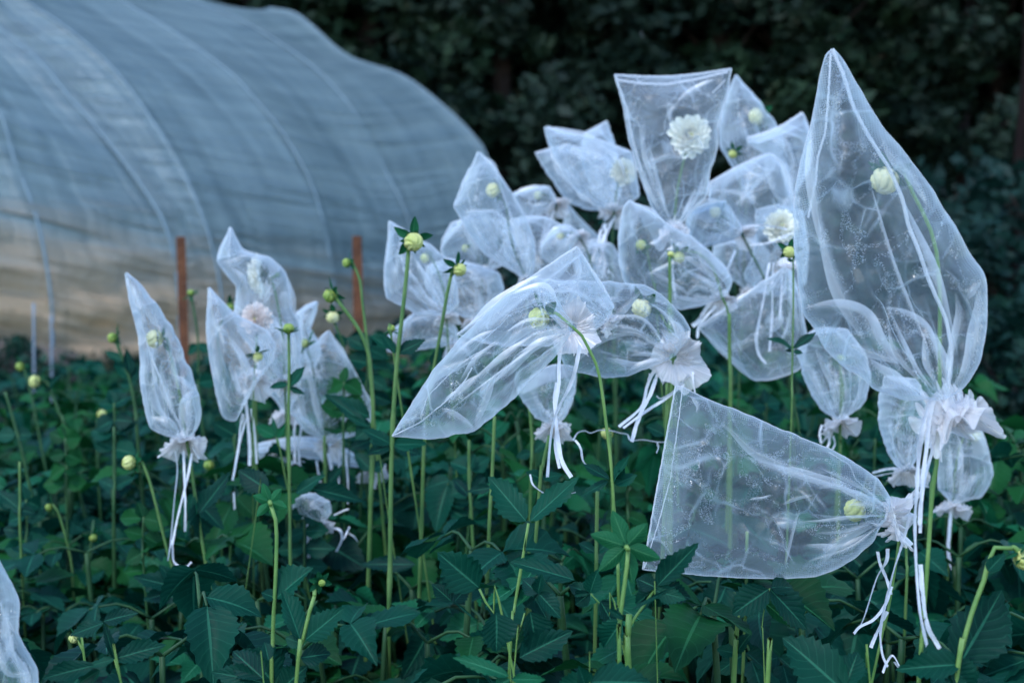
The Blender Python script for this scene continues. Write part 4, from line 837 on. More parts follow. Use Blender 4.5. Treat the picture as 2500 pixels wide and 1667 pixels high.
bag('organza bag showing low behind the limp bag with ribbons crossing it', 'G',
    [(20, 480), (0, 620), (60, 760), (180, 860)], [(160, 420), (300, 460), (380, 600), (400, 760), (330, 860)], (260, 900), 2.7, T=.026, mat='org_far', seam_w=8, npl=6, ruf=(0, 1, .3, 60, 50),
    ribbons=[(22, -.02, (210, 350), (190, 450), (150, 560), (130, 640)), (22, -.02, (235, 380), (215, 480), (240, 600), (225, 720)), (20, -.02, (260, 660), (300, 700), (290, 760))], seed=44, group='organza bags in the tall clump')
bag('pale organza bag behind the upright yellow buds, joining the rumpled bag', 'D',
    [(560, 1180), (540, 1350), (640, 1520), (800, 1620)], [(760, 1100), (1000, 1150), (1250, 1240), (1300, 1400), (1180, 1560)], (990, 1680), 2.5, T=.03, mat='org_far', seam_w=8, npl=8, ruf=(0, 1, .3, 80, 70), seed=45, group='organza bags in the tall clump')
bag('bulging organza bag behind the big cream dahlia, its fold hanging left of the largest bag', 'G',
    [(1380, 560), (1300, 700), (1400, 820), (1560, 860)], [(1400, 200), (1560, 150), (1760, 200), (1800, 500), (1780, 760)], (1690, 820), 2.55, T=.03, mat='org_far', seam_w=8, npl=8, ruf=(0, 1, .3, 60, 55), seed=24, group='organza bags in the tall clump')
bag('small organza bag with its ruffle down, between the fan-shaped bag and the lying bag', 'J',
    [(235, 400), (160, 450), (122, 560), (160, 700), (220, 830), (275, 915), (330, 950)], [(300, 390), (440, 400), (560, 560), (590, 700), (560, 850), (520, 905), (450, 945)], (400, 975), 2.05, T=.03, ruf=(0, 1, .5, 95, 95), seam_w=7, nw=8,
    pleats=[(46, (150, 560), (260, 760), (380, 960)), (50, (230, 500), (340, 720), (400, 950)), (40, (580, 720), (500, 860), (420, 960))],
    ribbons=[(26, -.01, (440, 950), (390, 1000), (350, 1040)), (16, -.01, (280, 1010), (265, 1070), (275, 1130)), (16, -.01, (330, 1060), (290, 1110), (270, 1140)), (16, -.01, (320, 1050), (325, 1120), (310, 1160)), (14, -.01, (350, 1080), (360, 1130), (345, 1170))], seed=25, group='organza bags at the right of the bed')
bag('slim organza bag hanging half behind the largest bag', 'J',
    [(680, 700), (640, 850), (640, 1000), (690, 1170), (750, 1270)], [(880, 720), (960, 860), (950, 1050), (880, 1230)], (825, 1300), 1.9, T=.03, ruf=(-.1, .8, .6, 75, 95), seam_w=6, nw=8, pleats=[(46, (660, 950), (760, 1060), (880, 1120)), (40, (760, 1060), (800, 1180), (830, 1290)), (30, (700, 1100), (760, 1200), (820, 1290))],
    ribbons=[(18, -.01, (790, 1290), (700, 1290), (600, 1315)), (16, -.01, (800, 1310), (700, 1320), (590, 1345))], seed=26, group='organza bags at the right of the bed')
bag('organza bag with a bulging lower right corner, right of the thick stem', 'J',
    [(1090, 980), (1030, 1150), (1012, 1300), (1020, 1420), (1080, 1480)], [(1240, 960), (1290, 1010), (1335, 1150), (1372, 1320), (1345, 1400), (1300, 1470), (1180, 1500)], (1125, 1510), 2.1, T=.03, ruf=(-.2, .9, .3, 80, 85), seam_w=6, nw=7, pleats=[(40, (1130, 1050), (1160, 1200), (1140, 1480)), (36, (1370, 1325), (1260, 1340), (1150, 1490)), (36, (1090, 1100), (1090, 1300), (1120, 1480))],
    ribbons=[(22, -.012, (1135, 1490), (1105, 1560), (1095, 1650), (1085, 1800), (1100, 1900), (1150, 1985), (1155, 2020))], seed=27, group='organza bags at the right of the bed')
bag('leftmost narrow organza bag with a sharp tip, yellow dahlia bud showing inside', 'F',
    [(287, 628), (297, 690), (318, 770), (322, 830), (322, 880), (335, 950), (345, 985), (380, 1000)], [(291, 626), (320, 650), (355, 695), (390, 740), (420, 810), (445, 870), (460, 920), (459, 970), (452, 990)],
    (424, 1006), 2.0, T=.028, ruf=(.05, .8, .5, 42, 40), seam_w=7, nw=8, crumple=1.2, npl=6,
    seams=[(4, (292, 640), (318, 730), (345, 810), (372, 880), (390, 930), (420, 990))], pleats=[(16, (300, 650), (330, 700), (370, 760)), (24, (350, 860), (350, 930), (400, 980)), (30, (455, 880), (430, 940), (420, 1000)), (22, (370, 830), (385, 900), (410, 970)), (26, (340, 960), (380, 975), (415, 1000)), (16, (395, 860), (420, 880), (450, 900))],
    ribbons=[(3.6, -.01, (402, 1035), (407, 1080), (400, 1150), (392, 1240), (385, 1290), (395, 1240)), (5.5, -.01, (421, 1035), (424, 1100), (426, 1170), (425, 1220)), (6, -.012, (441, 1040), (430, 1100), (408, 1190), (396, 1250)), (4, -.01, (396, 1250), (400, 1290), (425, 1302), (440, 1290))], seed=28, group='organza bags at the left of the bed')
bag('organza bag with a twisted horn-like tip and a white dahlia seen from the side', 'B',
    [(978, 170), (950, 240), (905, 320), (872, 430), (950, 530), (1030, 620), (1020, 760), (1003, 850), (1060, 1000), (1200, 1150), (1330, 1290)], [(985, 172), (1030, 270), (1075, 350), (1160, 375), (1280, 400), (1400, 510), (1440, 640), (1450, 800), (1500, 900), (1525, 1020), (1510, 1200), (1470, 1290)],
    (1400, 1340), 2.3, T=.034, ruf=(.05, .7, .5, 100, 90), seam_w=10, nw=8, npl=7, crumple=1.2,
    seams=[(8, (980, 180), (975, 330), (965, 430)), (9, (965, 435), (1040, 400), (1160, 380))],
    pleats=[(50, (880, 440), (1000, 440), (1130, 390)), (50, (960, 470), (1060, 560), (1110, 680)), (50, (1400, 520), (1440, 700), (1480, 900)), (60, (1020, 780), (1060, 960), (1200, 1120)), (50, (1340, 720), (1420, 680), (1440, 660)), (70, (1480, 900), (1500, 1100), (1430, 1310))], seed=29, group='organza bags at the left of the bed')
bag('organza bag with a short pointed tip and a peach bloom glowing through, left group', 'B',
    [(812, 635), (805, 800), (795, 950), (810, 1100), (835, 1250), (870, 1440), (910, 1600), (960, 1655), (1020, 1660), (1080, 1500)], [(818, 632), (860, 680), (910, 730), (1000, 825), (1100, 880), (1260, 960), (1330, 1080), (1300, 1200), (1220, 1280)],
    (1165, 1330), 2.15, T=.036, ruf=(.0, .6, .7, 110, 110), seam_w=9, nw=9, npl=7, crumple=1.2,
    seams=[(9, (800, 945), (880, 890), (1000, 830))], pleats=[(50, (830, 940), (920, 960), (1000, 1010)), (60, (960, 1000), (1050, 1160), (1120, 1300)), (40, (930, 1300), (950, 1450), (1010, 1560)), (40, (820, 650), (860, 740), (930, 790)), (60, (1200, 1000), (1200, 1150), (1180, 1300)), (40, (840, 1000), (870, 1200), (900, 1400))],
    ribbons=[(26, -.012, (1150, 1250), (1100, 1340), (1095, 1450), (1110, 1600), (1125, 1800), (1125, 1995)), (30, -.01, (1080, 1600), (1060, 1700), (1045, 1850), (1000, 2110)), (16, -.01, (1110, 1610), (1070, 1750), (1040, 1900)), (18, -.01, (1140, 1560), (1165, 1750), (1180, 1980)), (16, -.005, (1005, 2200), (1010, 2350), (985, 2470), (960, 2590)), (16, -.005, (925, 2400), (940, 2510), (965, 2590))], seed=30, group='organza bags at the left of the bed')
bag('crumpled organza bag in the heart of the left group, behind the flat green bud', 'B',
    [(1225, 930), (1170, 1080), (1180, 1250), (1250, 1420), (1330, 1500)], [(1340, 870), (1450, 960), (1530, 1120), (1530, 1300), (1480, 1480)], (1410, 1580), 2.5, T=.03, mat='org', seam_w=8, nw=8, npl=8, ruf=(0, .9, .4, 90, 90), seed=46, group='organza bags at the left of the bed')
bag('small organza bag corner pointing up right, rearmost of the left group', 'B',
    [(1635, 740), (1560, 770), (1480, 830), (1500, 960), (1530, 1100)], [(1650, 740), (1635, 830), (1590, 950), (1660, 1050), (1680, 1150)], (1600, 1260), 2.6, T=.02, mat='org_far', seam_w=8, ruf=(0, 1, .3, 60, 50), seed=31, group='organza bags at the left of the bed')
bag('organza bag with a sloping right edge at the right end of the left group', 'B',
    [(1728, 965), (1660, 1020), (1590, 1080), (1530, 1150), (1480, 1300), (1400, 1450), (1440, 1600), (1560, 1740), (1650, 1780)], [(1738, 962), (1790, 1060), (1850, 1140), (1910, 1230), (1960, 1330), (2010, 1430), (2060, 1510), (2060, 1650), (1950, 1760), (1830, 1790)],
    (1740, 1830), 2.38, T=.036, ruf=(.0, .5, .8, 70, 90), seam_w=9, nw=9, npl=8,
    pleats=[(50, (1740, 980), (1820, 1120), (1900, 1260)), (60, (1550, 1160), (1620, 1400), (1700, 1750)), (60, (1980, 1450), (1930, 1620), (1780, 1800)), (50, (1450, 1580), (1580, 1700), (1700, 1800))],
    ribbons=[(22, -.012, (1760, 1800), (1830, 1810), (1860, 1900), (1880, 2100), (1882, 2290)), (18, -.008, (1500, 1550), (1470, 1700), (1470, 1850), (1475, 2010)), (20, -.008, (1505, 1550), (1520, 1700), (1500, 1850), (1510, 2010)), (14, -.008, (1810, 1870), (1812, 2000), (1810, 2200)), (26, -.008, (1730, 1900), (1760, 2050), (1760, 2180)), (22, -.008, (1640, 1960), (1660, 2080), (1670, 2150))], seed=32, group='organza bags at the left of the bed')
bag('long low organza bag stretching left from a ruffle at its right end, left group', 'C',
    [(1050, 485), (1150, 540), (1300, 585), (1450, 580), (1700, 560), (1900, 590)], [(1055, 475), (1150, 430), (1280, 395), (1420, 370), (1600, 360), (1800, 420), (1990, 530)], (2060, 590), 2.5, T=.028, mat='org_far', ruf=(.2, .7, .5, 100, 95), seam_w=8, nw=8, npl=6,
    ribbons=[(26, -.01, (2120, 560), (2110, 640), (2080, 760)), (16, -.01, (1345, 560), (1340, 640), (1345, 640))], seed=33, group='organza bags at the left of the bed')
bag('small collapsed organza bag lowest of the left group, with looped ribbons', 'C',
    [(1450, 830), (1455, 900), (1480, 970), (1560, 995)], [(1540, 790), (1640, 800), (1740, 860), (1755, 940), (1720, 990)], (1665, 1010), 2.14, T=.032, ruf=(0, .9, .5, 75, 80), seam_w=7, nw=8,
    ribbons=[(20, -.01, (1575, 1040), (1575, 1150), (1580, 1290)), (20, -.012, (1640, 1060), (1600, 1150), (1600, 1240), (1650, 1270), (1700, 1240)), (20, -.01, (1650, 1080), (1630, 1160), (1660, 1210), (1710, 1260)), (22, -.01, (1760, 1060), (1820, 1080), (1830, 1150), (1790, 1240)), (16, -.01, (1890, 1050), (1860, 1120), (1840, 1150)), (12, -.01, (1770, 965), (1830, 935), (1885, 915)), (12, -.01, (1890, 1100), (1930, 1130), (1955, 1165))], seed=34, group='organza bags at the left of the bed')
bag('short organza bag under the slanting bag, tied low with a small ruffle', 'H',
    [(1000, 1120), (1060, 1210), (1130, 1300), (1190, 1330)], [(1400, 960), (1403, 1060), (1380, 1180), (1320, 1310), (1290, 1325)], (1255, 1340), 1.95, T=.028, ruf=(0, .9, .5, 95, 95), seam_w=6, nw=8, sag=-30,
    pleats=[(30, (1080, 1080), (1150, 1220), (1250, 1330)), (50, (1390, 1100), (1340, 1240), (1270, 1330)), (26, (1290, 1330), (1340, 1360), (1380, 1400))], seed=35, group='organza bags in the middle of the bed')
bag('organza bag cut off by the lower left corner of the picture', 'N',
    [(-260, 620), (-300, 900), (-330, 1300), (-200, 1700), (-50, 1800)], [(-60, 560), (0, 670), (60, 780), (110, 880), (146, 980), (140, 1100), (130, 1200), (200, 1330), (280, 1465), (286, 1620), (200, 1760)], (90, 1850), 1.1, T=.05, mat='org_near', ruf=(0, 1, .3, 120, 110), seam_w=6, nw=12,
    pleats=[(40, (0, 960), (60, 1100), (120, 1200)), (60, (100, 1200), (20, 1400), (-30, 1500)), (50, (0, 1250), (60, 1480), (240, 1500))], seed=36, group='organza bags at the left of the bed')

# ------------------------------------------------------------------ dahlia plants with flower stems
plant('thick pale green dahlia stem rising into the largest bag, cream yellow bud inside', 'J', [(800, -600), (870, -440), (950, -290), (1000, -140), (1020, 0), (1032, 200), (1030, 500), (1030, 700), (1022, 1000), (1012, 1250), (985, 1400), (965, 1700), (945, 2000), (915, 2350), (900, 2600)], 1.15, r=30,
      head=('bud_cream', 680, -545, 92, (-.6, .75, .25), 0, 1.6, .2))
plant('dahlia stem whose yellow bud sits at the neck of the lying bag', 'K', [(1860, 1060), (1960, 1060), (2040, 1140), (2020, 1400), (1980, 1650), (1930, 1900), (1880, 2100)], 1.34, r=22, head=('bud', 1725, 1015, 82, (-.9, .25, .3), -.004, 1.1, .4))
plant('bowed dahlia stem passing through the ruffle that faces the camera', 'H', [(1290, 610), (1340, 640), (1376, 690), (1440, 745), (1500, 860), (1550, 975), (1580, 1150), (1605, 1350), (1640, 1650), (1665, 2100), (1680, 2300), (1690, 2600)], 1.46, r=26, nodes=(.16, .42),
      head=('bud', 1150, 630, 78, (-.85, .5, .3), .03, 1.6, .1), leaves=[(1370, 100, 1528, 20, 90, .7, 'M'), (1350, 90, 1470, -120, 60, .9, 'M'), (1320, 70, 1105, 185, 60, .9, 'M'), (1330, 60, 1130, -60, 70, .8, 'M'), (1385, 60, 1440, -20, 60, .5, 'M')])
plant('bowed dahlia stem with a cream bud facing left above the round ruffle', 'H', [(1915, 545), (1970, 600), (2020, 690), (2062, 800), (2060, 900), (2030, 1050), (2020, 1250), (2010, 1500)], 1.72, r=18, head=('bud_cream', 1842, 560, 68, (-.6, .6, .5), -.01, 1.5, .1))
plant('upright stem under the open white dahlia of the flat-topped bag', 'E', [(1232, 870), (1205, 980), (1175, 1120), (1160, 1250), (1148, 1400), (1125, 1520), (1125, 1700), (1125, 1900), (1140, 2200)], 2.3, r=20, mat='stem', head=('bloom', 1270, 725, 168, (.12, -.1, 1)))
plant('dahlia stem with a half-open flower at the edge of the rear high-cornered bag', 'E', [(1840, 620), (1865, 700), (1840, 850), (1760, 1000), (1700, 1180), (1690, 1500)], 2.8, r=16, head=('half', 1775, 580, 62, (-.9, .25, .4)))
plant('small yellow bud with green sepals right of the flat-topped bag', 'E', [(1630, 890), (1645, 960), (1650, 1100), (1640, 1400)], 2.75, r=13, head=('bud', 1595, 868, 34, (-.5, .8, .4), -.04, 1.9, .2))
plant('dahlia stem with an open white flower in the left-leaning bag', 'E', [(720, 1100), (700, 1200), (685, 1330), (675, 1500), (665, 1700), (650, 1900)], 2.72, r=20, mat='stem', head=('bloom', 765, 1000, 112, (.35, -.05, 1)),
      leaves=[(680, 1340, 560, 1400, 50), (680, 1340, 730, 1330, 40), (670, 1600, 620, 1440, 60), (665, 1700, 560, 1560, 70)])
plant('dahlia stem with a white bud near the seam of the pointed bag', 'D', [(1270, 510), (1320, 620), (1340, 800), (1400, 1050), (1500, 1290), (1520, 1600)], 2.4, r=22, head=('bud_cream', 1190, 450, 72, (-.9, -.1, .35), -.01, 1.2, .3))
plant('pale dahlia bud in the small bent bag right of the pointed bag', 'D', [(1690, 490), (1760, 540), (1800, 610), (1780, 750), (1800, 1000)], 2.8, r=16, head=('bud', 1620, 498, 42, (-.9, .1, .3), 0, 1.2, .4))
plant('yellow dahlia bud beside a pinkish ruffle in the middle of the clump', 'D', [(1890, 840), (1990, 880), (2080, 1000), (2120, 1150), (2150, 1400)], 2.6, r=16, head=('bud', 1832, 882, 42, (-.6, .7, .4), 0, 1.6, .3))
plant('small green bud in the rumpled bag below the pointed bag', 'D', [(980, 990), (1040, 1080), (1080, 1240), (1090, 1500)], 2.6, r=15, head=('bud', 925, 1005, 36, (-.9, .2, .3), 0, 1.9, .3), leaves=[(1250, 1020, 1330, 860, 90, .3), (1100, 640, 1200, 690, 40, .3)])
plant('faint yellow bud in the angular bag behind the upright stems', 'D', [(600, 1080), (650, 1200), (720, 1400), (740, 1640), (760, 1900)], 2.3, r=18, head=('bud', 540, 1100, 48, (-.7, .4, .4), 0, 1.3, .3))
plant('pale bud with green sepals left of the round ruffle under the white dahlia', 'G', [(1140, 200), (1230, 270), (1300, 400), (1370, 540), (1470, 740), (1560, 1000), (1650, 1400)], 2.42, r=16, head=('bud_cream', 1088, 210, 46, (-.85, .1, .5), 0, 1.6, .1))
plant('arching stem with a dark sepalled bud in front of the large limp bag', 'G', [(860, 515), (960, 530), (1060, 620), (1110, 760), (1140, 870), (1185, 970), (1190, 1100), (1200, 1300), (1195, 1700)], 2.15, r=20, head=('bud', 805, 560, 48, (-.3, .9, .35), 0, 2.0, .1))
plant('short upright stem carrying a flat yellow green bud below the flat-topped bag', 'G', [(735, 545), (735, 700), (732, 850), (728, 1000), (730, 1300)], 2.1, r=18, head=('bud', 745, 535, 26, (0, -1, .2), 0, 1.2, .3))
plant('big cream dahlia seen face-on left of the largest bag', 'G', [(1590, 420), (1620, 600), (1640, 800), (1660, 1100)], 2.45, r=16, head=('bloom', 1590, 318, 135, (.1, -.25, 1)))
plant('dim pale flower low in the bulging bag left of the largest bag', 'G', [(1590, 680), (1610, 800), (1630, 1000)], 2.58, r=14, head=('bloom pink', 1575, 640, 60, (-.3, .1, 1)))
plant('pale yellowish bud in the large limp bag', 'G', [(560, 480), (580, 600), (620, 800), (640, 1000)], 2.25, r=13, head=('bud', 515, 465, 40, (-.4, -.3, .7), .0, 1.4, .2))
plant('tall slender stem with a yellow bud and dark sepals against the largest bag', 'G', [(1682, 560), (1684, 800), (1682, 1100), (1678, 1270), (1672, 1600), (1666, 1900)], 1.9, r=17, nodes=(.25,), head=('bud', 1652, 520, 46, (-.2, .45, .9), -.01, 1.6, .3),
      leaves=[(1682, 1262, 1480, 1152, 45, .7), (1682, 1262, 1862, 1128, 60, .7), (1684, 1275, 1758, 1290, 42, .4), (1676, 1275, 1622, 1268, 30, .4), (1684, 590, 1630, 570, 30, .4)])
plant('stem and thin bud in the small bag right of the fan-shaped bag', 'J', [(400, 640), (398, 800), (395, 1000), (392, 1190), (392, 1300)], 2.05, r=22, head=('bud_green', 400, 590, 30, (0, -1, .2), 0, 1.3, .2))
plant('pale bud at the top of the bag right of the thick stem', 'J', [(1200, 1060), (1150, 1180), (1120, 1400), (1110, 1600)], 2.1, r=14, head=('bud_cream', 1262, 1085, 38, (.8, .2, .5), 0, 1.5, .2))
plant('bowed stem with a yellow bud facing left in the leftmost narrow bag', 'F', [(384, 782), (398, 840), (412, 900), (420, 960), (428, 1010), (436, 1050), (447, 1130), (462, 1230), (482, 1340), (500, 1410)], 2.0, r=8.5, nodes=(.33,), head=('half', 355, 778, 21, (-.95, .05, .25), -.005, 1.5, .3),
      leaves=[(445, 1130, 425, 1235, 40, .5), (450, 1150, 515, 1215, 34, .6), (455, 1150, 470, 1240, 50, .8)])
plant('bowed stem with a white dahlia seen from the side in the horn-tipped bag', 'B', [(1290, 560), (1320, 660), (1345, 780), (1365, 900), (1385, 1050), (1395, 1250), (1400, 1450)], 2.3, r=20, head=('bloom', 1190, 545, 165, (-1, .12, .12)))
plant('peach coloured dahlia glowing through the cloth of the left group', 'B', [(1180, 1000), (1175, 1200), (1160, 1400), (1155, 1600), (1170, 1990), (1190, 2300), (1220, 2800), (1240, 3200)], 2.22, r=24, head=('bloom pink', 1175, 870, 125, (-.2, -.1, 1)))
plant('small yellow bud with upright sepals above the pinkish ruffle', 'B', [(1165, 1230), (1160, 1330), (1155, 1500), (1150, 1900)], 2.1, r=12, head=('bud', 1188, 1165, 40, (.4, .9, .3), -.02, 2.0, .0))
plant('thin stem and dark sepals in the bag with the sloping right edge', 'B', [(1570, 1080), (1600, 1200), (1640, 1400), (1690, 1600), (1720, 1830), (1720, 2200), (1730, 2700)], 2.38, r=16, head=('bud', 1545, 1060, 34, (-.5, -.3, .5), 0, 2.6, .2))
plant('pale bud low against the sloping edge of the bag at the left group', 'B', [(1880, 1330), (1900, 1500), (1890, 1800)], 2.42, r=12, head=('bud', 1850, 1310, 38, (-.8, .0, .5), 0, 1.5, .2))
# bare, unbagged flower stems
plant('tall straight stem topped by a cream yellow bud with four spread sepals', 'F', [(938, 577), (932, 650), (922, 740), (914, 810), (908, 880), (902, 980), (898, 1100), (896, 1300), (893, 1480)], 1.85, r=12, nodes=(.16, .30), head=('bud', 950, 556, 22, (.15, .35, .6), -.012, 1.55, .25),
      leaves=[(912, 812, 978, 780, 30, .6), (908, 812, 876, 765, 22, .6), (900, 1020, 832, 983, 30, .7), (900, 1022, 848, 1012, 34, .5), (902, 1020, 980, 1020, 36, .6), (898, 1025, 848, 1040, 22, .5)])
plant('slimmer stem beside the tall straight one, topped by a small yellow bud', 'F', [(1036, 634), (1026, 680), (1016, 740), (1005, 800), (996, 850), (984, 930), (976, 1010), (970, 1140)], 1.92, r=10, head=('bud', 1056, 620, 15.5, (.5, .5, .5), -.01, 2.0, .3), leaves=[(998, 850, 1010, 790, 24, .6)])
plant('nodding green bud on a long curved stem, upper one left of the second stake', 'F', [(808, 602), (826, 640), (832, 690), (838, 740), (846, 810), (850, 870), (856, 930)], 2.25, r=8, head=('bud_green', 796, 604, 11, (-.95, .1, .2), 0, 1.4, .2))
plant('nodding dark bud with a thick curved stem in front of the second stake', 'F', [(772, 686), (800, 722), (826, 760), (846, 810), (853, 870), (857, 950), (855, 1100), (850, 1200)], 2.05, r=11, head=('bud_green', 757, 680, 16, (-.7, .5, .2), 0, 1.9, .1), leaves=[(850, 960, 750, 903, 34, .6), (852, 975, 816, 990, 40, .4), (856, 1010, 800, 1030, 26, .5)])
plant('pinkish cream bud under the nodding dark bud', 'F', [(768, 740), (790, 800), (800, 900), (820, 1000)], 2.5, r=7, head=('bud_cream', 764, 729, 15, (0, .6, .6), 0, 1.3, .3), leaves=[(790, 800, 770, 765, 26), (800, 850, 840, 800, 30)])
plant('upright stem whose flat yellow green bud wears a wide sepal collar', 'F', [(663, 770), (664, 850), (663, 940), (664, 1050), (666, 1200), (668, 1330)], 1.95, r=8.5, nodes=(.13,), head=('bud_green', 663, 754, 13, (0, -1, .1), 0, 1.9, -.25),
      leaves=[(664, 888, 700, 842, 26, .5), (662, 882, 618, 890, 16, .4), (664, 890, 700, 905, 14, .3)])
plant('small green star-shaped bud seen from behind on a curved stem, lower left', 'F', [(622, 1160), (634, 1200), (635, 1260), (632, 1350), (628, 1420), (626, 1500), (624, 1600)], 1.28, r=11, nodes=(.3,), head=('star', 620, 1152, 28, (-.15, .1, -.95), .01),
      leaves=[(632, 1372, 600, 1360, 26, .6), (634, 1374, 715, 1300, 56, .75), (628, 1566, 560, 1490, 90, .5), (624, 1580, 520, 1545, 66, .4), (650, 1580, 700, 1530, 60, .4)])
plant('unopened leafy green bud on a short stem right of the star-shaped bud', 'F', [(722, 1368), (712, 1400), (700, 1450), (690, 1500), (680, 1570)], 1.25, r=11, head=('star', 738, 1338, 20, (.6, .2, .7), 0), leaves=[(700, 1470, 790, 1395, 60, .5), (698, 1480, 655, 1462, 36, .5), (690, 1510, 760, 1500, 46, .5), (690, 1470, 650, 1350, 44, .8)])
plant('large green star-shaped bud seen from behind at the squared corner of the lying bag', 'F', [(1443, 1262), (1440, 1300), (1432, 1360), (1424, 1420), (1421, 1480), (1423, 1570)], 1.16, r=12, nodes=(.25,), head=('star', 1438, 1252, 50, (.05, .05, -.95), .012),
      leaves=[(1432, 1420, 1398, 1398, 16, .3), (1450, 1400, 1560, 1340, 10, .3)])
plant('pale stem rising to the left edge of the star bud from the lower middle', 'F', [(1445, 1410), (1440, 1500), (1445, 1560)], 1.22, r=18, leaves=[(1462, 1412, 1500, 1370, 12, .2), (1430, 1425, 1380, 1490, 60, .5)])
plant('cream yellow bud facing left on a leaning stem at the left', 'F', [(327, 1062), (342, 1100), (356, 1150), (372, 1215), (392, 1290), (425, 1375), (445, 1440), (470, 1500), (500, 1560)], 2.0, r=8, nodes=(.45,), head=('bud', 296, 1062, 17, (-.8, -.1, .4), 0, 1.2, .2),
      leaves=[(425, 1375, 320, 1320, 60, .5), (428, 1372, 460, 1310, 40, .5), (420, 1380, 350, 1350, 40, .4)])
plant('yellow bud bent over at the right edge of the picture', 'L', [(2035, 570), (1960, 553), (1900, 570), (1862, 630), (1850, 740), (1790, 900), (1730, 1070), (1680, 1250), (1640, 1420), (1610, 1600)], 1.14, r=44, head=('bud', 2125, 650, 82, (.55, .8, .1), 0, 1.5, .1),
      leaves=[(1855, 740, 1975, 610, 100, .5, 'L', -.01), (1650, 1425, 1960, 880, 400, .25, 'L', .02), (1655, 1430, 1195, 1450, 200, .5, 'L', .0), (1560, 1420, 1780, 1640, 240, .4, 'L', .0), (1700, 1560, 1500, 1700, 200, .4, 'L', 0)])
plant('broad toothed dahlia leaf speckled pale at the lower right edge', 'L', [(960, 1450), (990, 1650)], 1.2, r=20, leaves=[(800, 1640, 350, 1215, 370, .3, 'L', 0), (800, 1600, 890, 1320, 200, .5, 'L', .0)], leafmat='leaf')
plant('leafy dahlia shoot with drooping leaves under the lying bag', 'L', [(240, 865), (210, 960), (180, 1200), (200, 1500)], 1.3, r=10, leaves=[(240, 870, 535, 1170, 210, .4, 'L'), (235, 870, -40, 1060, 220, .4, 'L'), (250, 860, 420, 850, 130, .8, 'L'), (230, 1390, 232, 1380, 8, .1, 'L')])
plant('cut-off stem stub standing under the lying bag', 'L', [(232, 1392), (228, 1480), (222, 1600)], 1.2, r=44)
plant('toothed leaf lapping over the lower left corner of the lying bag', 'K', [(300, 1580), (290, 1700), (300, 1900)], 1.22, r=10, leaves=[(305, 1560, 604, 1248, 150, .55, 'K'), (300, 1570, 160, 1500, 120, .4, 'K'), (300, 1580, 560, 1640, 150, .4, 'K'), (290, 1590, 140, 1690, 130, .4, 'K')])
plant('dahlia shoot with two large leaves in the lower middle, one dark and one folded', 'M', [(728, 385), (700, 560), (660, 800), (615, 1080), (590, 1400)], 1.42, r=26, nodes=(.05,), leaves=[(715, 375, 432, 25, 215, .3), (738, 372, 1092, 45, 150, .75), (700, 600, 706, 500, 10, .1)])
plant('dahlia shoot with a round toothed leaf on a slanting stalk, lower middle', 'M', [(365, 870), (400, 950), (470, 1050), (560, 1200)], 1.32, r=22, leaves=[(362, 862, 62, 605, 290, .2), (170, 960, 340, 1100, 20, .2), (160, 965, 20, 830, 110, .5), (180, 965, 300, 820, 120, .5)])
plant('dahlia shoot with a folded glossy leaf, centre of the lower middle', 'M', [(1190, 905), (1260, 980), (1330, 1100), (1420, 1250)], 1.25, r=16, leaves=[(1075, 805, 595, 655, 130, .8), (1185, 900, 1235, 735, 130, .4), (1180, 900, 1020, 840, 110, .4), (1185, 900, 1075, 990, 130, .3), (1260, 960, 1385, 1175, 150, .4)])
plant('three-leafleted dahlia leaf just below the corner of the lying bag', 'M', [(1655, 880), (1580, 1000), (1520, 1080), (1460, 1200), (1470, 1420), (1480, 1600)], 1.22, r=26, leaves=[(1655, 880, 1520, 785, 110, .4), (1655, 880, 1892, 945, 130, .3), (1650, 885, 1645, 1028, 150, .3), (1655, 875, 1760, 770, 70, .6)])
plant('pair of broad drooping leaves in the lowest part of the middle', 'M', [(700, 1050), (650, 1250), (620, 1500)], 1.22, r=14, leaves=[(490, 1050, 500, 1342, 270, .3), (740, 1035, 800, 1355, 230, .35), (800, 905, 680, 790, 130, .4), (800, 905, 825, 760, 90, .5), (805, 905, 970, 1078, 130, .4), (660, 1380, 1050, 1180, 210, .3), (690, 1040, 900, 760, 16, .2)])
plant('bright young leaf low in the middle, curving to a point at its left', 'M', [(595, 1520), (600, 1600)], 1.12, r=10, leafmat='leaf_bright', leaves=[(590, 1520, 172, 1352, 100, .6), (600, 1540, 860, 1540, 90, .5), (590, 1540, 470, 1600, 90, .5)])
plant('broad leaf along the bottom edge of the middle', 'M', [(1180, 1560), (1180, 1700)], 1.14, r=10, leaves=[(1180, 1560, 1640, 1560, 240, .5), (1190, 1560, 920, 1600, 160, .4), (1150, 1590, 1100, 1440, 120, .4)])
plant('grey green compound leaf in the lower left, five pointed leaflets', 'N', [(850, 1390), (880, 1500), (910, 1640)], 1.18, r=22, leaves=[(765, 1110, 1018, 1042, 110, .5), (770, 1120, 510, 1215, 100, .6), (850, 1390, 765, 1110, 60, .5), (850, 1388, 1222, 1275, 150, .45), (850, 1390, 640, 1440, 60, .6), (700, 1435, 300, 1530, 140, .4), (830, 1400, 800, 1510, 60, .4), (740, 1470, 580, 1570, 100, .3)])
plant('low dahlia leaf cluster left of the star bud stem', 'N', [(1950, 1540), (1960, 1650)], 1.2, r=12, leaves=[(1950, 1535, 1715, 1315, 200, .4), (1940, 1560, 1548, 1472, 150, .4), (1990, 1400, 1960, 1260, 90, .6)])
plant('broad lobed leaf in the shade of the lower left middle', 'N', [(1335, 870), (1380, 960), (1420, 1100), (1500, 1330)], 1.9, r=20, leaves=[(1335, 868, 985, 770, 120, .5), (1330, 880, 1050, 950, 110, .5), (1345, 868, 1430, 740, 60, .5), (1290, 820, 1180, 690, 80, .5)], leafmat='leaf')
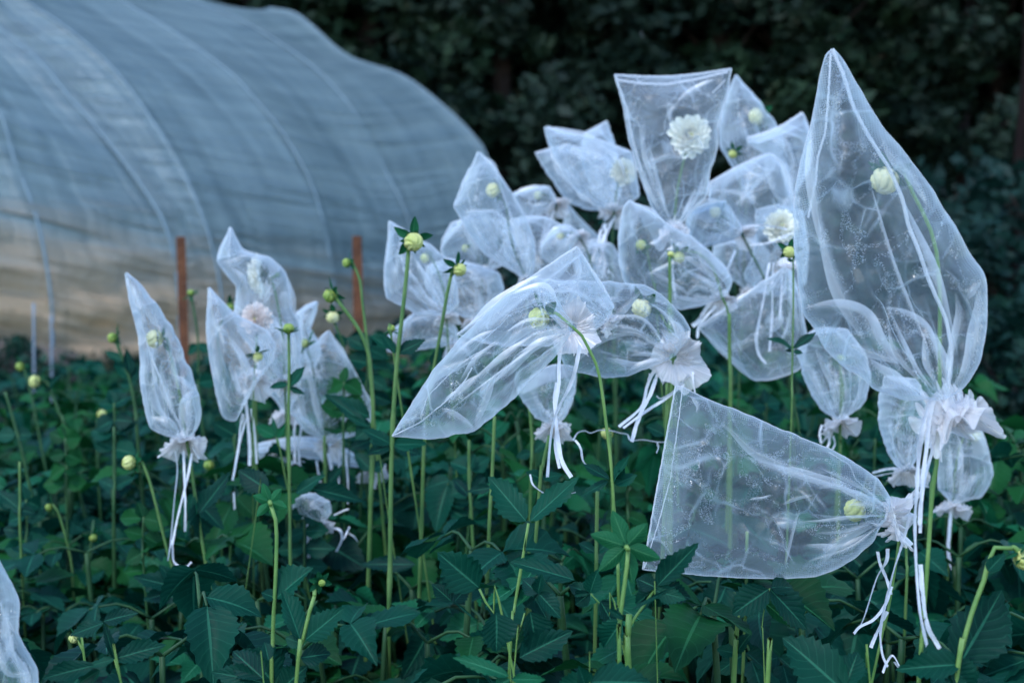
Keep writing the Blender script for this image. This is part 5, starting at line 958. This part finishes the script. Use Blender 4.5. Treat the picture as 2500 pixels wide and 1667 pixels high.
plant('dark leaf spread under the ribbons of the left group', 'C', [(1240, 770), (1200, 830), (1180, 930)], 1.9, r=10, leaves=[(1270, 770, 1030, 610, 180, .3), (1480, 800, 1702, 650, 90, .5), (1600, 760, 2010, 850, 120, .5), (740, 950, 985, 625, 130, .5)])
plant('pointed leaf shoot behind the tall straight stem', 'C', [(2040, 300), (2100, 420), (2150, 700)], 2.0, r=12, leaves=[(2020, 270, 1700, 20, 90, .6), (2040, 300, 1930, 380, 110, .4), (2040, 290, 1860, 190, 50, .5), (2210, 440, 2010, 490, 80, .6), (2230, 440, 2440, 500, 100, .6), (2400, 1340, 1958, 1325, 110, .6)])
plant('young shoot with two small leaves under the left group', 'C', [(1330, 370), (1350, 450), (1390, 620)], 2.1, r=16, leaves=[(1320, 360, 1170, 280, 90, .4), (1330, 370, 1300, 210, 40, .3), (1345, 380, 1400, 260, 40, .3)], leafmat='leaf_bright')
plant('yellow bud on a stem tied with string behind the bowed stem', 'H', [(1625, 1420), (1635, 1500), (1640, 1650)], 1.85, r=16, head=('bud', 1610, 1405, 44, (-.5, .7, .4), .04, 1.7, .2))
plant('green bud cluster left of the leftmost bag', 'F', [(266, 785), (285, 830), (300, 880), (312, 950), (318, 1030)], 2.6, r=9, head=('bud_green', 258, 776, 12, (-.8, .1, .3), 0, 1.9, .2), leaves=[(298, 870, 262, 820, 26, .5), (285, 830, 240, 805, 20, .4), (300, 880, 320, 835, 22, .5), (300, 860, 290, 800, 22, .5)])
plant('pink tipped drooping bud at the far left', 'F', [(108, 878), (122, 910), (140, 960), (155, 1010)], 2.9, r=8, head=('bud', 80, 876, 15, (-.95, .05, .2), 0, 1.9, .3), leaves=[(100, 900, 140, 860, 18, .4)])
plant('small yellow bud with dark sepals high at the far left', 'F', [(55, 845), (70, 900), (90, 1000)], 3.2, r=6, head=('bud_green', 46, 842, 11, (-.5, .6, .3), 0, 1.6, .2))
plant('little cream bud left of the leftmost ribbons', 'F', [(226, 940), (222, 1000), (225, 1080)], 3.0, r=6, head=('bud', 233, 950, 11, (.6, .5, .4), 0, 1.6, .2))
plant('small yellow bud right of the leftmost bag stem', 'F', [(490, 1060), (500, 1120), (505, 1200)], 2.5, r=7, head=('bud_green', 480, 1068, 12, (-.5, .6, .4), 0, 1.8, .2))
plant('nodding green bud on a hooked stem low at the left', 'F', [(122, 1160), (135, 1180), (150, 1230), (165, 1300), (172, 1400)], 2.3, r=7, head=('bud_green', 112, 1165, 9, (-.8, .4, .3), 0, 2.4, .1))
plant('little yellow green bud deep in the left foliage', 'F', [(215, 1195), (208, 1260), (205, 1340)], 2.4, r=6, head=('bud_green', 214, 1235, 9, (.3, .4, .6), -.03, 2.0, .1))
plant('yellow bud half hidden low at the left, above the grey green leaf', 'F', [(178, 1468), (192, 1500), (200, 1560)], 1.35, r=7, head=('bud', 168, 1466, 11, (-.6, .5, .3), 0, 1.6, .1))
plant('yellow bud behind the first stake', 'F', [(520, 715), (500, 780), (520, 900)], 2.7, r=6, head=('bud_green', 528, 706, 11, (.4, .7, .3), 0, 2.2, .2))
plant('leafy flowerless stalk right of the first stake', 'F', [(440, 680), (450, 740), (456, 800), (455, 880), (462, 950)], 3.0, r=6, head=('bud_green', 438, 672, 8, (-.3, -.6, .3), 0, 2.2, .1), leaves=[(455, 790, 430, 815, 22, .3), (455, 790, 490, 810, 22, .3), (455, 880, 420, 865, 36, .3), (455, 880, 500, 870, 36, .3)])
plant('leafy side shoot with a closed bud near the tall straight stem', 'F', [(898, 757), (900, 790), (905, 818)], 1.9, r=6, head=('bud_green', 899, 754, 9, (0, -.8, .3), 0, 1.5, .2), leaves=[(895, 800, 850, 770, 20, .5)])
# slim bare stems standing among the bags
bare = [((1538, 590), (1540, 760), (1542, 950), 2.05, 9), ((1675, 720), (1676, 830), (1678, 960), 2.1, 10), ((1136, 955), (1130, 1100), (1121, 1280), 1.8, 10), ((1262, 1000), (1245, 1080), (1235, 1180), 1.6, 10), ((1077, 1010), (1078, 1120), (1085, 1230), 2.0, 9),
        ((586, 900), (588, 1000), (592, 1150), 2.25, 10), ((745, 1000), (747, 1100), (752, 1240), 2.3, 9), ((855, 960), (853, 1060), (850, 1180), 2.2, 9), ((1215, 930), (1222, 1020), (1218, 1150), 2.1, 8), ((1372, 1120), (1370, 1250), (1368, 1400), 1.6, 11),
        ((1532, 880), (1530, 980), (1528, 1080), 1.9, 9), ((1930, 840), (1935, 900), (1930, 1010), 2.3, 8), ((1695, 1390), (1690, 1480), (1685, 1560), 1.35, 14), ((1716, 1220), (1714, 1330), (1712, 1400), 1.5, 9), ((2080, 1200), (2082, 1300), (2080, 1400), 1.7, 8),
        ((45, 1060), (46, 1150), (48, 1260), 2.2, 7), ((262, 980), (264, 1100), (262, 1220), 2.4, 8), ((12, 900), (35, 980), (60, 1080), 2.8, 8), ((1405, 560), (1406, 640), (1410, 760), 2.7, 10), ((1190, 1000), (1200, 1100), (1205, 1200), 2.4, 7)]
for i, (a, b, c, d, r_) in enumerate(bare):
    where = ['below the flat-topped white dahlia bag', 'left part of the fan-shaped bag', 'below the slanting bag, left of its ribbons', 'crossing the ribbons under the facing ruffle', 'below the slanting bag, far from its ribbons', 'under the peach bloom of the left group', 'under the sloping-edged bag of the left group',
             'left of the tall straight stem', 'inside the short low bag', 'left of the bowed stem in the lower middle', 'under the round ruffle', 'right of the tall slender stem', 'below the lying bag near its middle', 'seen dimly through the lying bag', 'under the neck of the lying bag', 'lowest at the left edge',
             'below the green bud cluster', 'leaning at the left picture edge', 'dim, in the gap left of the limp bag', 'beside the short low bag'][i]
    x, y = b; rr_ = random.Random(i); lv = [(x, y+20, x-rr_.uniform(30, 60), y+rr_.uniform(-30, 30), rr_.uniform(20, 36), .5), (x, y+20, x+rr_.uniform(30, 60), y+rr_.uniform(-30, 30), rr_.uniform(20, 36), .5)] if i not in (0, 1, 5, 18) else []
    plant('bare green dahlia stem '+where, 'F', [a, b, c], d, r=r_, leaves=lv)

# leafy shoots rising between the bags
shoots = [(150, 1010, 2.6, 'dim leafy dahlia shoot near the pipe post foot'), (262, 930, 2.5, 'leafy dahlia shoot just left of the leftmost bag'), (540, 1000, 2.3, 'leafy dahlia shoot between the leftmost bag and its neighbour'),
          (790, 880, 2.3, 'leafy dahlia shoot right of the sloping-edged bag, below the nodding buds'), (845, 800, 2.4, 'leafy dahlia shoot below the second stake'), (60, 1150, 2.3, 'leafy dahlia shoot low at the left picture edge'),
          (330, 1190, 2.1, 'leafy dahlia shoot beside the leftmost ribbons'), (700, 1180, 2.1, 'leafy dahlia shoot among the ribbons of the left group'), (1080, 1080, 2.2, 'leafy dahlia shoot under the tip of the slanting bag'), (1440, 1100, 2.0, 'leafy dahlia shoot right of the bowed stem'),
          (1760, 930, 2.7, 'leafy dahlia shoot under the fan-shaped bag'), (2010, 1010, 2.5, 'leafy dahlia shoot right of the small bag with its ruffle down'), (2260, 1180, 2.3, 'leafy dahlia shoot under the bag with the bulging corner')]
for i, (x, y, d, lab) in enumerate(shoots):
    q = random.Random(50+i); lv = []
    for k in range(4):
        yy = y+k*38*2.2/d; sp = q.uniform(38, 62)*2.2/d*(1-.12*(k == 0))
        lv += [(x, yy, x-sp, yy+q.uniform(-34, 26), q.uniform(30, 46), q.uniform(.2, .8)), (x, yy, x+sp, yy+q.uniform(-34, 26), q.uniform(30, 46), q.uniform(.2, .8))]
    lv.append((x, y, x+q.uniform(-16, 16), y-38, 24, .5))
    plant(lab, 'F', [(x, y-4), (x+q.uniform(-4, 4), y+70), (x+q.uniform(-8, 8), y+150)], d, r=7, leaves=lv, mat='stem_mid', leafmat='leaf' if i % 3 else 'leaf_far')
